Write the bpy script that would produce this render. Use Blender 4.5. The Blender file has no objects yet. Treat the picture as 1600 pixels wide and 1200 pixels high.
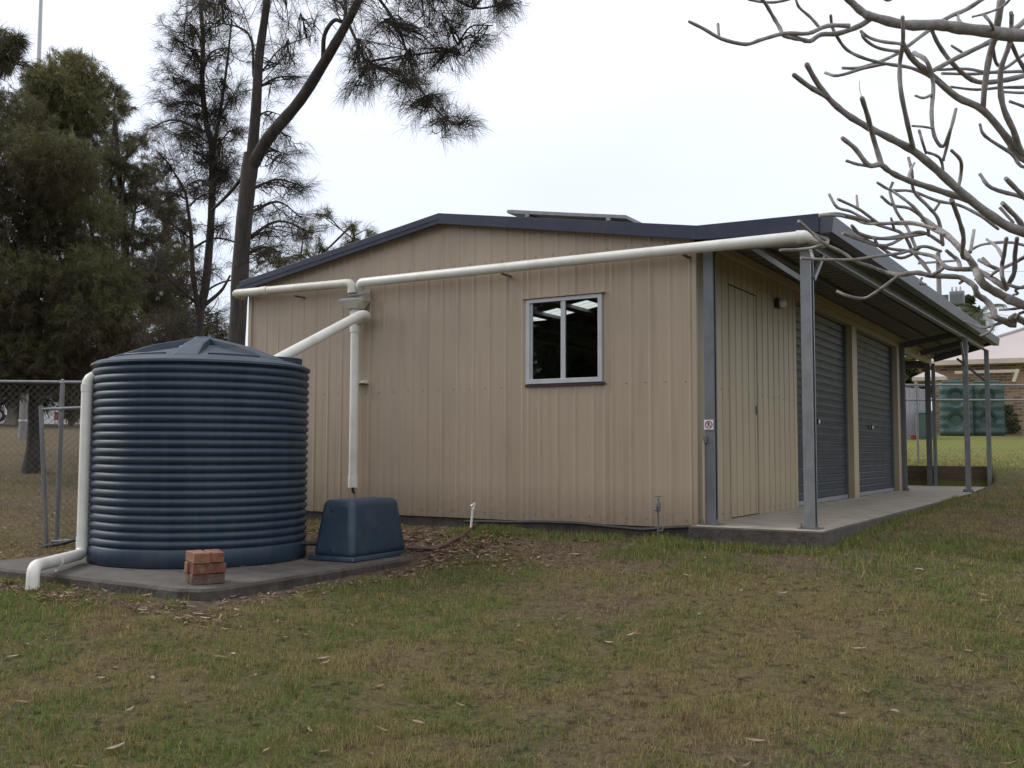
import bpy, math, random
import numpy as np
from mathutils import Vector, Matrix
random.seed(7); rng = np.random.default_rng(11)
S = bpy.context.scene; COL = S.collection
R = math.radians

# ---------------------------------------------------------------- camera, world, sun
YAW, PITCH, ROLL, FPX = -0.5485, 0.0679, 0.0034, 1562.25
CAM = np.array([3.1566, -8.2564, 0.6167])
def _axes():
    cy, sy, cp, sp = math.cos(YAW), math.sin(YAW), math.cos(PITCH), math.sin(PITCH)
    f = np.array([sy*cp, cy*cp, sp]); r0 = np.array([cy, -sy, 0.0]); u0 = np.cross(r0, f)
    c, s = math.cos(ROLL), math.sin(ROLL)
    return c*r0+s*u0, -s*r0+c*u0, f
AR, AU, AF = _axes()
def at(x, y, d):                       # point seen at pixel (x, y) of the 1600 x 1200 photograph, d metres deep
    return CAM + d*(AF + (x-800)/FPX*AR - (y-600)/FPX*AU)
cam = bpy.data.cameras.new('camera'); co = bpy.data.objects.new('camera', cam); COL.objects.link(co)
cam.sensor_width = 36; cam.sensor_fit = 'HORIZONTAL'; cam.lens = 36*FPX/1600
cam.clip_start = .05; cam.clip_end = 3000
co.matrix_world = Matrix(((AR[0], AU[0], -AF[0], CAM[0]), (AR[1], AU[1], -AF[1], CAM[1]), (AR[2], AU[2], -AF[2], CAM[2]), (0, 0, 0, 1)))
S.camera = co
S.render.resolution_x = 1024; S.render.resolution_y = 768
S.view_settings.view_transform = 'Standard'; S.view_settings.look = 'None'
S.view_settings.exposure = 0; S.view_settings.gamma = 1; S.view_settings.use_curve_mapping = False

SUN_EL, SUN_AZ = R(40), R(260)         # azimuth measured clockwise from +Y
W = bpy.data.worlds.new('World'); S.world = W; W.use_nodes = True
wn, wl = W.node_tree.nodes, W.node_tree.links
wn.clear()
out = wn.new('ShaderNodeOutputWorld'); add = wn.new('ShaderNodeAddShader')
sky = wn.new('ShaderNodeTexSky'); sky.sky_type = 'NISHITA'; sky.sun_disc = False
sky.sun_elevation = SUN_EL; sky.sun_rotation = SUN_AZ
b1 = wn.new('ShaderNodeBackground'); b1.inputs[1].default_value = .05
wl.new(sky.outputs[0], b1.inputs[0])
tc = wn.new('ShaderNodeTexCoord'); sep = wn.new('ShaderNodeSeparateXYZ'); wl.new(tc.outputs['Generated'], sep.inputs[0])
ramp = wn.new('ShaderNodeValToRGB'); wl.new(sep.outputs[2], ramp.inputs[0])
e = ramp.color_ramp.elements; e[0].position = 0; e[0].color = (.56, .57, .63, 1); e[1].position = .55; e[1].color = (1.14, 1.14, 1.15, 1)
for p, c in ((.14, (.64, .655, .72)), (.22, (.735, .75, .82)), (.36, (.91, .92, .965))):
    k = ramp.color_ramp.elements.new(p); k.color = (*c, 1)
nz = wn.new('ShaderNodeTexNoise'); nz.inputs['Scale'].default_value = 1.7; nz.inputs['Detail'].default_value = 3; nz.inputs['Roughness'].default_value = .45
mp = wn.new('ShaderNodeMapping'); mp.inputs['Scale'].default_value = (1, 1, 3); wl.new(tc.outputs['Generated'], mp.inputs[0]); wl.new(mp.outputs[0], nz.inputs[0])
mr = wn.new('ShaderNodeMapRange'); mr.inputs['From Min'].default_value = .3; mr.inputs['From Max'].default_value = .7
mr.inputs['To Min'].default_value = .90; mr.inputs['To Max'].default_value = 1.10; wl.new(nz.outputs[0], mr.inputs[0])
mx = wn.new('ShaderNodeVectorMath'); mx.operation = 'SCALE'; wl.new(ramp.outputs[0], mx.inputs[0]); wl.new(mr.outputs[0], mx.inputs['Scale'])
b2 = wn.new('ShaderNodeBackground'); b2.inputs[1].default_value = 1.0; wl.new(mx.outputs[0], b2.inputs[0])
wl.new(b1.outputs[0], add.inputs[0]); wl.new(b2.outputs[0], add.inputs[1]); wl.new(add.outputs[0], out.inputs[0])
sun = bpy.data.lights.new('sun', 'SUN'); so = bpy.data.objects.new('sun', sun); COL.objects.link(so)
sun.energy = 1.6; sun.angle = R(14); sun.color = (1, .965, .92)
so.rotation_euler = (math.pi/2-SUN_EL, 0, math.pi-SUN_AZ)

# ---------------------------------------------------------------- helpers
def tag(o, label=None, cat=None, group=None, kind=None):
    if label: o['label'] = label
    if cat: o['category'] = cat
    if group: o['group'] = group
    if kind: o['kind'] = kind
    return o
def thing(name, label, cat, loc=(0, 0, 0), rz=0, group=None):
    o = bpy.data.objects.new(name, None); COL.objects.link(o)
    o.location = loc; o.rotation_euler = (0, 0, rz); o.empty_display_size = .1
    return tag(o, label, cat, group)
def link(name, me, parent=None):
    o = bpy.data.objects.new(name, me); COL.objects.link(o); o.parent = parent
    return o
class MB:
    def __init__(s): s.v = []; s.f = []
    def add(s, v, f):
        n = len(s.v); s.v += [tuple(map(float, p)) for p in v]; s.f += [tuple(i+n for i in q) for q in f]; return s
    def box(s, a, b, rz=0, c=None):
        x0, y0, z0 = a; x1, y1, z1 = b
        v = [(x0, y0, z0), (x1, y0, z0), (x1, y1, z0), (x0, y1, z0), (x0, y0, z1), (x1, y0, z1), (x1, y1, z1), (x0, y1, z1)]
        if rz:
            cx, cy = c if c else ((x0+x1)/2, (y0+y1)/2); cc, ss = math.cos(rz), math.sin(rz)
            v = [(cx+(x-cx)*cc-(y-cy)*ss, cy+(x-cx)*ss+(y-cy)*cc, z) for x, y, z in v]
        return s.add(v, [(0, 3, 2, 1), (4, 5, 6, 7), (0, 1, 5, 4), (1, 2, 6, 5), (2, 3, 7, 6), (3, 0, 4, 7)])
    def prism(s, poly, d):             # closed polygon of 3-D points extruded by vector d
        n = len(poly); d = np.array(d, float)
        v = [np.array(p, float) for p in poly]; v += [p+d for p in v]
        return s.add(v, [tuple(range(n))[::-1], tuple(range(n, 2*n))] + [(i, (i+1) % n, n+(i+1) % n, n+i) for i in range(n)])
    def beam(s, a, b, w, h, up=(0, 0, 1)):   # rectangular bar between two points
        a = Vector(a); b = Vector(b); t = (b-a).normalized(); x = t.cross(Vector(up))
        if x.length < 1e-4: x = t.cross(Vector((1, 0, 0)))
        x.normalize(); y = x.cross(t); x *= w/2; y *= h/2
        return s.prism([a-x-y, a+x-y, a+x+y, a-x+y], b-a)
    def tube(s, pts, r, seg=12, cap=True, dome=False):
        P = [np.array(p, float) for p in pts]; n = len(P)
        rr = [r]*n if np.isscalar(r) else list(r)
        T = []
        for i in range(n):
            t = P[min(i+1, n-1)]-P[max(i-1, 0)]; T.append(t/(np.linalg.norm(t)+1e-12))
        if dome:
            P2, r2, T2 = list(P), list(rr), list(T)
            for k in (1, 2): P2.append(P[-1]+T[-1]*rr[-1]*(.6, .95)[k-1]); r2.append(rr[-1]*(.75, .2)[k-1]); T2.append(T[-1])
            P, rr, T, n = P2, r2, T2, n+2
        ref = np.array([0, 0, 1.0]) if abs(T[0][2]) < .9 else np.array([1.0, 0, 0])
        x = np.cross(T[0], ref); x /= np.linalg.norm(x); base = len(s.v)
        for i in range(n):
            x = x-T[i]*(x@T[i]); x /= np.linalg.norm(x)+1e-12; y = np.cross(T[i], x)
            for k in range(seg):
                a = 2*math.pi*k/seg; s.v.append(tuple(P[i]+rr[i]*(math.cos(a)*x+math.sin(a)*y)))
        for i in range(n-1):
            for k in range(seg):
                k2 = (k+1) % seg; s.f.append((base+i*seg+k, base+i*seg+k2, base+(i+1)*seg+k2, base+(i+1)*seg+k))
        if cap:
            s.f.append(tuple(base+k for k in range(seg))[::-1]); s.f.append(tuple(base+(n-1)*seg+k for k in range(seg)))
        return s
    def lathe(s, prof, c=(0, 0, 0), seg=48):
        base = len(s.v); n = len(prof)
        for (r, z) in prof:
            for k in range(seg):
                a = 2*math.pi*k/seg; s.v.append((c[0]+r*math.cos(a), c[1]+r*math.sin(a), c[2]+z))
        for i in range(n-1):
            for k in range(seg):
                k2 = (k+1) % seg; s.f.append((base+i*seg+k, base+i*seg+k2, base+(i+1)*seg+k2, base+(i+1)*seg+k))
        s.f.append(tuple(base+k for k in range(seg))[::-1]); s.f.append(tuple(base+(n-1)*seg+k for k in range(seg)))
        return s
    def mesh(s, name, mat, smooth=False, sharp=None):
        me = bpy.data.meshes.new(name); me.from_pydata(s.v, [], s.f)
        if mat: me.materials.append(mat)
        if smooth:
            me.polygons.foreach_set('use_smooth', [True]*len(me.polygons))
            me.set_sharp_from_angle(angle=R(sharp or 40))
        me.update(); return me
    def build(s, name, mat, parent=None, smooth=False, bevel=0, seg=2, sharp=None):
        o = link(name, s.mesh(name, mat, smooth, sharp), parent)
        if bevel:
            m = o.modifiers.new('bevel', 'BEVEL'); m.width = bevel; m.segments = seg; m.limit_method = 'ANGLE'; m.angle_limit = R(40)
        return o
def arc(p0, p1, p2, r, n=5):           # rounded corner at p1
    p0, p1, p2 = (np.array(p, float) for p in (p0, p1, p2))
    a = (p0-p1)/np.linalg.norm(p0-p1); b = (p2-p1)/np.linalg.norm(p2-p1)
    A = p1+a*r; B = p1+b*r
    return [(1-t)**2*A+2*t*(1-t)*p1+t*t*B for t in np.linspace(0, 1, n)]
def bent(pts, r):
    o = [np.array(pts[0], float)]
    for i in range(1, len(pts)-1): o += arc(pts[i-1], pts[i], pts[i+1], r)
    return o+[np.array(pts[-1], float)]
def np_mesh(name, V, F, mat, attrs=None, parent=None):     # F (m,k) array of equal-size faces
    me = bpy.data.meshes.new(name); V = np.asarray(V, np.float32); F = np.asarray(F, np.int32)
    me.vertices.add(len(V)); me.vertices.foreach_set('co', V.ravel())
    m, k = F.shape; me.loops.add(m*k); me.polygons.add(m)
    me.loops.foreach_set('vertex_index', F.ravel())
    me.polygons.foreach_set('loop_start', np.arange(0, m*k, k, dtype=np.int32)); me.polygons.foreach_set('loop_total', np.full(m, k, np.int32))
    for n, a in (attrs or {}).items():
        a = np.asarray(a, np.float32)
        t = me.attributes.new(n, 'FLOAT', 'POINT'); t.data.foreach_set('value', a)
    me.materials.append(mat); me.update(calc_edges=True); me.validate()
    return link(name, me, parent)

# value noise for the ground pattern
_L = rng.random((256, 256))
def vnoise(x, y):
    xi = np.floor(x).astype(int); yi = np.floor(y).astype(int); fx = x-xi; fy = y-yi
    fx = fx*fx*(3-2*fx); fy = fy*fy*(3-2*fy); g = lambda a, b: _L[a % 256, b % 256]
    return (g(xi, yi)*(1-fx)+g(xi+1, yi)*fx)*(1-fy)+(g(xi, yi+1)*(1-fx)+g(xi+1, yi+1)*fx)*fy
def fbm(x, y, o=4):
    s = 0; a = .5; t = 0
    for k in range(o): s = s+a*vnoise(x*2**k+17.3*k, y*2**k+5.1*k); t += a; a *= .55
    return s/t
def sst(a, b, x):
    t = np.clip((x-a)/(b-a), 0, 1); return t*t*(3-2*t)

# ---------------------------------------------------------------- materials
def node_mat(name):
    m = bpy.data.materials.new(name); m.use_nodes = True; nt = m.node_tree
    return m, nt, nt.nodes['Principled BSDF']
def mat(name, c1, c2=None, rough=.6, metal=0, scale=4, stretch=(1, 1, 1), bump=.0, bscale=60, dirt=None, dscale=1.3, damt=.5, spec=.5, detail=6, rand=0, rv=.08, splash=None, streak=None):
    """two tone noise + optional dirt tone + bump + per-object brightness variation"""
    m, nt, bs = node_mat(name); N, L = nt.nodes, nt.links
    c2 = c2 or tuple(x*.82 for x in c1)
    geo = N.new('ShaderNodeNewGeometry') ; mp = N.new('ShaderNodeMapping'); mp.inputs['Scale'].default_value = stretch
    L.new(geo.outputs['Position'], mp.inputs[0])
    n = N.new('ShaderNodeTexNoise'); n.inputs['Scale'].default_value = scale; n.inputs['Detail'].default_value = detail; n.inputs['Roughness'].default_value = .6
    L.new(mp.outputs[0], n.inputs[0])
    r = N.new('ShaderNodeValToRGB'); r.color_ramp.elements[0].position = .34; r.color_ramp.elements[1].position = .66
    r.color_ramp.elements[0].color = (*c2, 1); r.color_ramp.elements[1].color = (*c1, 1); L.new(n.outputs[0], r.inputs[0]); col = r.outputs[0]
    if dirt:
        d = N.new('ShaderNodeTexNoise'); d.inputs['Scale'].default_value = dscale; d.inputs['Detail'].default_value = 7; d.inputs['Roughness'].default_value = .7; L.new(mp.outputs[0], d.inputs[0])
        dm = N.new('ShaderNodeMapRange'); dm.inputs['From Min'].default_value = .48; dm.inputs['From Max'].default_value = .72; dm.inputs['To Max'].default_value = damt; L.new(d.outputs[0], dm.inputs[0])
        mm = N.new('ShaderNodeMix'); mm.data_type = 'RGBA'; L.new(dm.outputs[0], mm.inputs[0]); L.new(col, mm.inputs[6]); mm.inputs[7].default_value = (*dirt, 1); col = mm.outputs[2]
    if streak:
        ms = N.new('ShaderNodeMapping'); ms.inputs['Scale'].default_value = (1, 1, .06); L.new(geo.outputs['Position'], ms.inputs[0])
        sn = N.new('ShaderNodeTexNoise'); sn.inputs['Scale'].default_value = 14; sn.inputs['Detail'].default_value = 5; L.new(ms.outputs[0], sn.inputs[0])
        sr = N.new('ShaderNodeMapRange'); sr.inputs['From Min'].default_value = .52; sr.inputs['From Max'].default_value = .75; sr.inputs['To Max'].default_value = .5; L.new(sn.outputs[0], sr.inputs[0])
        sm = N.new('ShaderNodeMix'); sm.data_type = 'RGBA'; L.new(sr.outputs[0], sm.inputs[0]); L.new(col, sm.inputs[6]); sm.inputs[7].default_value = (*streak, 1); col = sm.outputs[2]
    if splash:
        sx_ = N.new('ShaderNodeSeparateXYZ'); L.new(geo.outputs['Position'], sx_.inputs[0])
        zr_ = N.new('ShaderNodeMapRange'); zr_.inputs['From Min'].default_value = .32; zr_.inputs['From Max'].default_value = -.02; zr_.inputs['To Max'].default_value = .9; L.new(sx_.outputs[2], zr_.inputs[0])
        pn = N.new('ShaderNodeTexNoise'); pn.inputs['Scale'].default_value = 22; pn.inputs['Detail'].default_value = 6; pn.inputs['Roughness'].default_value = .75; L.new(geo.outputs['Position'], pn.inputs[0])
        mu = N.new('ShaderNodeMath'); mu.operation = 'MULTIPLY'; L.new(zr_.outputs[0], mu.inputs[0]); L.new(pn.outputs[0], mu.inputs[1])
        pm = N.new('ShaderNodeMix'); pm.data_type = 'RGBA'; L.new(mu.outputs[0], pm.inputs[0]); L.new(col, pm.inputs[6]); pm.inputs[7].default_value = (*splash, 1); col = pm.outputs[2]
    if rand:
        oi = N.new('ShaderNodeObjectInfo'); rm = N.new('ShaderNodeMapRange'); rm.inputs['To Min'].default_value = 1-rand; rm.inputs['To Max'].default_value = 1+rand; L.new(oi.outputs['Random'], rm.inputs[0])
        vm = N.new('ShaderNodeVectorMath'); vm.operation = 'SCALE'; L.new(col, vm.inputs[0]); L.new(rm.outputs[0], vm.inputs['Scale']); col = vm.outputs[0]
    L.new(col, bs.inputs['Base Color'])
    rr = N.new('ShaderNodeMapRange'); rr.inputs['To Min'].default_value = max(0, rough-rv); rr.inputs['To Max'].default_value = min(1, rough+rv); L.new(n.outputs[0], rr.inputs[0]); L.new(rr.outputs[0], bs.inputs['Roughness'])
    bs.inputs['Metallic'].default_value = metal; bs.inputs['Specular IOR Level'].default_value = spec
    if bump:
        bn = N.new('ShaderNodeTexNoise'); bn.inputs['Scale'].default_value = bscale; bn.inputs['Detail'].default_value = 4; L.new(mp.outputs[0], bn.inputs[0])
        b = N.new('ShaderNodeBump'); b.inputs['Strength'].default_value = bump; b.inputs['Distance'].default_value = .01; L.new(bn.outputs[0], b.inputs['Height']); L.new(b.outputs[0], bs.inputs['Normal'])
    return m
def attr_mat(name, ramp, attr='tone', rough=.8, trans=.0, spec=.2, nscale=0, namt=.2):
    m, nt, bs = node_mat(name); N, L = nt.nodes, nt.links
    a = N.new('ShaderNodeAttribute'); a.attribute_name = attr
    r = N.new('ShaderNodeValToRGB'); els = r.color_ramp.elements
    els[0].position = ramp[0][0]; els[0].color = (*ramp[0][1], 1); els[1].position = ramp[-1][0]; els[1].color = (*ramp[-1][1], 1)
    for p, c in ramp[1:-1]: k = els.new(p); k.color = (*c, 1)
    L.new(a.outputs['Fac'], r.inputs[0]); L.new(r.outputs[0], bs.inputs['Base Color'])
    bs.inputs['Roughness'].default_value = rough; bs.inputs['Specular IOR Level'].default_value = spec
    if trans:
        t = N.new('ShaderNodeBsdfTranslucent'); L.new(r.outputs[0], t.inputs[0]); ms = N.new('ShaderNodeMixShader'); ms.inputs[0].default_value = trans
        o = N['Material Output']; L.new(bs.outputs[0], ms.inputs[1]); L.new(t.outputs[0], ms.inputs[2]); L.new(ms.outputs[0], o.inputs[0])
    return m
M = {}
M['clad'] = mat('cream_cladding', (.39, .312, .228), (.36, .284, .208), .36, scale=1.1, stretch=(1, 1, .25), dirt=(.29, .225, .165), dscale=2.2, damt=.4, bump=.05, bscale=6, rand=.035, splash=(.13, .085, .055), streak=(.27, .21, .155))
M['clad_side'] = mat('cream_cladding_side', (.37, .305, .20), (.33, .27, .18), .5, scale=1.3, stretch=(1, 1, .25), dirt=(.30, .24, .14), dscale=2.0, damt=.4, rand=.04, splash=(.20, .14, .08), streak=(.25, .20, .12))
M['trim'] = mat('dark_blue_trim', (.018, .025, .050), (.015, .020, .042), .42, scale=3, dirt=(.07, .075, .09), dscale=5, damt=.3)
M['tank'] = mat('blue_plastic', (.021, .042, .070), (.016, .033, .055), .5, scale=3, stretch=(1, 1, .3), dirt=(.05, .066, .078), dscale=3.5, damt=.6, bump=.06, bscale=14, streak=(.055, .068, .075))
M['cover'] = mat('blue_plastic_matt', (.023, .047, .076), (.018, .038, .062), .45, scale=5, dirt=(.09, .10, .105), dscale=6, damt=.4, bump=.12, bscale=120)
M['pvc'] = mat('white_pvc', (.74, .73, .68), (.68, .67, .61), .38, scale=2.5, dirt=(.40, .37, .28), dscale=4, damt=.35)
M['pvc_old'] = mat('weathered_pvc', (.62, .60, .52), (.55, .53, .45), .5, scale=4, dirt=(.24, .21, .15), dscale=4.5, damt=.6)
M['galv'] = mat('galvanised_steel', (.26, .27, .28), (.19, .20, .205), .5, .4, scale=11, stretch=(1, 1, .5), dirt=(.22, .21, .20), dscale=5, damt=.5, rv=.14)
M['galv_dark'] = mat('weathered_shaded_galvanised_steel', (.15, .15, .148), (.11, .11, .108), .65, .25, scale=12, dirt=(.13, .11, .10), dscale=5, damt=.6)  # darkened steel; on awning members the shade is put into its colour
M['galv_shade'] = mat('shaded_galvanised_steel', (.175, .185, .20), (.13, .138, .15), .6, .3, scale=10, stretch=(1, 1, .5), dirt=(.11, .10, .095), dscale=5, damt=.5)  # darker copy of galv for posts in shadow, shade mixed into the colour
M['alu'] = mat('white_aluminium', (.50, .51, .52), (.44, .45, .46), .35, .15, scale=6)
M['roller'] = mat('slate_roller_steel', (.036, .047, .063), (.029, .038, .051), .45, .1, scale=4, stretch=(1, 1, 2.2), dirt=(.095, .10, .105), dscale=3.2, damt=.6, rand=.08)
M['rail'] = mat('pale_rail', (.27, .275, .275), (.19, .19, .19), .5, .3, scale=9)
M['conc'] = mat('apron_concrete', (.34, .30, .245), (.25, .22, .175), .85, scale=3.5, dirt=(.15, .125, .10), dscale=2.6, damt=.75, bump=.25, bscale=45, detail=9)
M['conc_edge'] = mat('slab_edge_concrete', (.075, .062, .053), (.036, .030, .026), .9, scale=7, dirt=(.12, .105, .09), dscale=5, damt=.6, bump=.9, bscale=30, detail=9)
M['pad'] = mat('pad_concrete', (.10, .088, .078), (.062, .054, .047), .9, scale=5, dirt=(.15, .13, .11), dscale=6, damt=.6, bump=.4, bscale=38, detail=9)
M['roofu'] = mat('shaded_roof_underside', (.15, .14, .115), (.12, .112, .09), .7, .0, scale=4)  # colour lowered to paint in the shade under the awning
M['brick'] = mat('red_brick', (.22, .075, .045), (.14, .05, .033), .9, scale=16, dirt=(.35, .26, .18), dscale=14, damt=.7, bump=.6, bscale=70, rand=.25)
M['brick2'] = mat('orange_brick', (.27, .13, .07), (.18, .08, .045), .9, scale=16, dirt=(.18, .12, .08), dscale=12, damt=.6, bump=.6, bscale=70, rand=.1)
M['brick3'] = mat('stained_brick', (.12, .07, .052), (.075, .047, .036), .9, scale=16, dirt=(.28, .22, .16), dscale=14, damt=.6, bump=.6, bscale=70, rand=.1)
M['timber'] = mat('weathered_timber', (.13, .085, .055), (.07, .047, .033), .85, scale=5, stretch=(.5, 1, 8), bump=.3, bscale=20, rand=.12)
M['black'] = mat('black_rubber', (.02, .02, .021), rough=.6, scale=20)
M['brownhose'] = mat('brown_hose', (.09, .04, .035), rough=.5, scale=20)
M['frang'] = mat('grey_branch_bark', (.335, .305, .288), (.205, .185, .172), .8, scale=34, dirt=(.10, .115, .09), dscale=12, damt=.5, bump=.4, bscale=60)
M['bark'] = mat('dark_furrowed_bark', (.066, .055, .048), (.026, .021, .018), .95, scale=9, stretch=(1, 1, .25), dirt=(.085, .075, .062), dscale=6, damt=.6, bump=1, bscale=22, detail=9)
M['palebark'] = mat('pale_bark', (.26, .22, .18), (.17, .14, .115), .9, scale=7, stretch=(1, 1, .4), bump=.5, bscale=20)
M['wood_pole'] = mat('grey_timber_pole', (.27, .26, .245), (.19, .18, .17), .85, scale=6, stretch=(3, 3, .2))
M['wire'] = mat('wire', (.16, .16, .165), rough=.6, metal=.4, scale=9)
M['farwire'] = mat('power_line', (.12, .12, .12), rough=.6, scale=9)
M['green_tank'] = mat('green_plastic', (.032, .075, .063), (.025, .058, .049), .5, scale=1.5, dirt=(.06, .10, .09), dscale=2, damt=.5)
M['roof_pink'] = mat('pink_roof', (.47, .41, .40), (.42, .36, .345), .7, scale=1, dirt=(.34, .29, .27), dscale=2, damt=.4)
M['beige'] = mat('beige_paint', (.55, .47, .37), rough=.6, scale=2)
M['white_wall'] = mat('pale_wall', (.60, .58, .58), (.52, .50, .50), .7, scale=.5)
M['colorbond'] = mat('grey_sheet_fence', (.36, .34, .38), (.31, .295, .33), .6, scale=2, rand=.06)
M['binm'] = mat('bin_green', (.06, .10, .085), rough=.55, scale=3)
M['red'] = mat('red_paint', (.26, .045, .035), rough=.5, scale=3)
M['white_paint'] = mat('white_paint', (.78, .78, .77), rough=.35, scale=3)
M['tyre'] = mat('tyre', (.02, .02, .02), rough=.8, scale=9)
M['signw'] = mat('sign_white', (.74, .72, .72), rough=.5, scale=14)
M['signr'] = mat('sign_red', (.30, .03, .05), rough=.5, scale=14)
M['signk'] = mat('sign_black', (.04, .025, .03), rough=.5, scale=14)
M['dark_in'] = mat('interior_lining', (.20, .19, .175), rough=.8, scale=2)
M['solar'] = mat('solar_glass', (.02, .025, .04), rough=.15, scale=9)
M['steel_in'] = mat('interior_steel', (.34, .35, .36), rough=.5, metal=.3, scale=9)
M['lamp_glass'] = mat('lamp_glass', (.62, .62, .6), rough=.3, scale=9)
M['road'] = mat('asphalt', (.20, .20, .20), (.16, .16, .16), .9, scale=3)

def glass_mat():
    m, nt, bs = node_mat('window_glass'); N, L = nt.nodes, nt.links
    tr = N.new('ShaderNodeBsdfTransparent'); tr.inputs[0].default_value = (.80, .83, .82, 1)
    gl = N.new('ShaderNodeBsdfGlossy'); gl.inputs['Roughness'].default_value = .01; gl.inputs[0].default_value = (.9, .9, .9, 1)
    fr = N.new('ShaderNodeFresnel'); fr.inputs[0].default_value = 1.5
    n = N.new('ShaderNodeTexNoise'); n.inputs['Scale'].default_value = 2.0
    b = N.new('ShaderNodeBump'); b.inputs['Strength'].default_value = .02; L.new(n.outputs[0], b.inputs['Height']); L.new(b.outputs[0], gl.inputs['Normal'])
    mx = N.new('ShaderNodeMixShader'); L.new(fr.outputs[0], mx.inputs[0]); L.new(tr.outputs[0], mx.inputs[1]); L.new(gl.outputs[0], mx.inputs[2])
    L.new(mx.outputs[0], N['Material Output'].inputs[0]); return m
M['glass'] = glass_mat()
def skylight_mat():
    m, nt, bs = node_mat('translucent_sheet'); N, L = nt.nodes, nt.links
    t = N.new('ShaderNodeBsdfTranslucent'); t.inputs[0].default_value = (.9, .9, .86, 1)
    tr = N.new('ShaderNodeBsdfTransparent'); tr.inputs[0].default_value = (.95, .95, .92, 1)
    mx = N.new('ShaderNodeMixShader'); mx.inputs[0].default_value = .2
    L.new(t.outputs[0], mx.inputs[1]); L.new(tr.outputs[0], mx.inputs[2]); L.new(mx.outputs[0], N['Material Output'].inputs[0]); return m
M['skylight'] = skylight_mat()
def house_brick():
    m, nt, bs = node_mat('mottled_house_brick'); N, L = nt.nodes, nt.links
    t = N.new('ShaderNodeTexCoord'); mp = N.new('ShaderNodeMapping'); mp.inputs['Rotation'].default_value = (R(90), 0, 0); L.new(t.outputs['Object'], mp.inputs[0])
    b = N.new('ShaderNodeTexBrick'); L.new(mp.outputs[0], b.inputs[0]); b.inputs['Scale'].default_value = 1
    b.inputs['Brick Width'].default_value = .34; b.inputs['Row Height'].default_value = .12; b.inputs['Mortar Size'].default_value = .014
    b.inputs['Color1'].default_value = (.40, .26, .15, 1); b.inputs['Color2'].default_value = (.08, .045, .04, 1); b.inputs['Mortar'].default_value = (.42, .34, .25, 1); b.inputs['Bias'].default_value = -.22
    n = N.new('ShaderNodeTexNoise'); n.inputs['Scale'].default_value = 1.1; L.new(t.outputs['Object'], n.inputs[0])
    mm = N.new('ShaderNodeMix'); mm.data_type = 'RGBA'; mm.blend_type = 'MULTIPLY'; mm.inputs[0].default_value = .15; L.new(b.outputs[0], mm.inputs[6]); L.new(n.outputs[0], mm.inputs[7])
    L.new(mm.outputs[2], bs.inputs['Base Color']); bs.inputs['Roughness'].default_value = .9; return m
M['house'] = house_brick()
def ground_mat():
    m, nt, bs = node_mat('lawn_soil'); N, L = nt.nodes, nt.links
    g = N.new('ShaderNodeNewGeometry')
    def noise(s, d=6, rgh=.65):
        n = N.new('ShaderNodeTexNoise'); n.inputs['Scale'].default_value = s; n.inputs['Detail'].default_value = d; n.inputs['Roughness'].default_value = rgh; L.new(g.outputs['Position'], n.inputs[0]); return n.outputs[0]
    def mixc(f, a, b):
        x = N.new('ShaderNodeMix'); x.data_type = 'RGBA'
        for i, q in ((0, f), (6, a), (7, b)):
            if isinstance(q, tuple): x.inputs[i].default_value = (*q, 1)
            elif isinstance(q, float): x.inputs[i].default_value = q
            else: L.new(q, x.inputs[i])
        return x.outputs[2]
    def rng_(v, a, b, c=0., d=1.):
        x = N.new('ShaderNodeMapRange'); x.inputs[1].default_value = a; x.inputs[2].default_value = b; x.inputs[3].default_value = c; x.inputs[4].default_value = d; L.new(v, x.inputs[0]); return x.outputs[0]
    ag = N.new('ShaderNodeAttribute'); ag.attribute_name = 'green'; asl = N.new('ShaderNodeAttribute'); asl.attribute_name = 'soil'
    fine = noise(38, 8, .75)
    grass = mixc(rng_(ag.outputs['Fac'], .25, .75), (.115, .086, .045), (.056, .064, .022))
    grass = mixc(rng_(fine, .42, .62), grass, (.15, .12, .06))
    dk = noise(14, 6, .7); grass = mixc(rng_(dk, .50, .68), grass, (.020, .017, .010))
    af = N.new('ShaderNodeAttribute'); af.attribute_name = 'lush'; grass = mixc(af.outputs['Fac'], grass, mixc(rng_(fine, .4, .6), (.135, .15, .036), (.19, .19, .055)))
    soil = mixc(rng_(fine, .4, .65), (.085, .06, .043), (.19, .14, .10)); soil = mixc(rng_(dk, .45, .7), soil, (.05, .036, .026))
    c = mixc(asl.outputs['Fac'], grass, soil)
    L.new(c, bs.inputs['Base Color']); bs.inputs['Roughness'].default_value = .95; bs.inputs['Specular IOR Level'].default_value = .1
    b = N.new('ShaderNodeBump'); b.inputs['Strength'].default_value = .9; b.inputs['Distance'].default_value = .02; L.new(fine, b.inputs['Height']); L.new(b.outputs[0], bs.inputs['Normal'])
    return m
M['ground'] = ground_mat()
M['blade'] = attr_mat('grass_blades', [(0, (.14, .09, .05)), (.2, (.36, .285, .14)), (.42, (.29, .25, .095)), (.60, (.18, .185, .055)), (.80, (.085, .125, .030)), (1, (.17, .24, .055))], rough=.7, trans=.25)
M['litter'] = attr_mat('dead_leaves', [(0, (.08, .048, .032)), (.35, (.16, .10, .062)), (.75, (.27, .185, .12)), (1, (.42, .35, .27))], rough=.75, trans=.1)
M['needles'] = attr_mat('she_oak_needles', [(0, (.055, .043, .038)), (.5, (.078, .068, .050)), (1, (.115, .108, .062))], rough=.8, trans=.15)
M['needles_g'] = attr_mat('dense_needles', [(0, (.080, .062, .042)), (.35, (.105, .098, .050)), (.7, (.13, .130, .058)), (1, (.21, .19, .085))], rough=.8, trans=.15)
M['leaf'] = attr_mat('broad_leaves', [(0, (.045, .06, .022)), (.6, (.11, .135, .035)), (1, (.25, .24, .06))], rough=.6, trans=.2)
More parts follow.
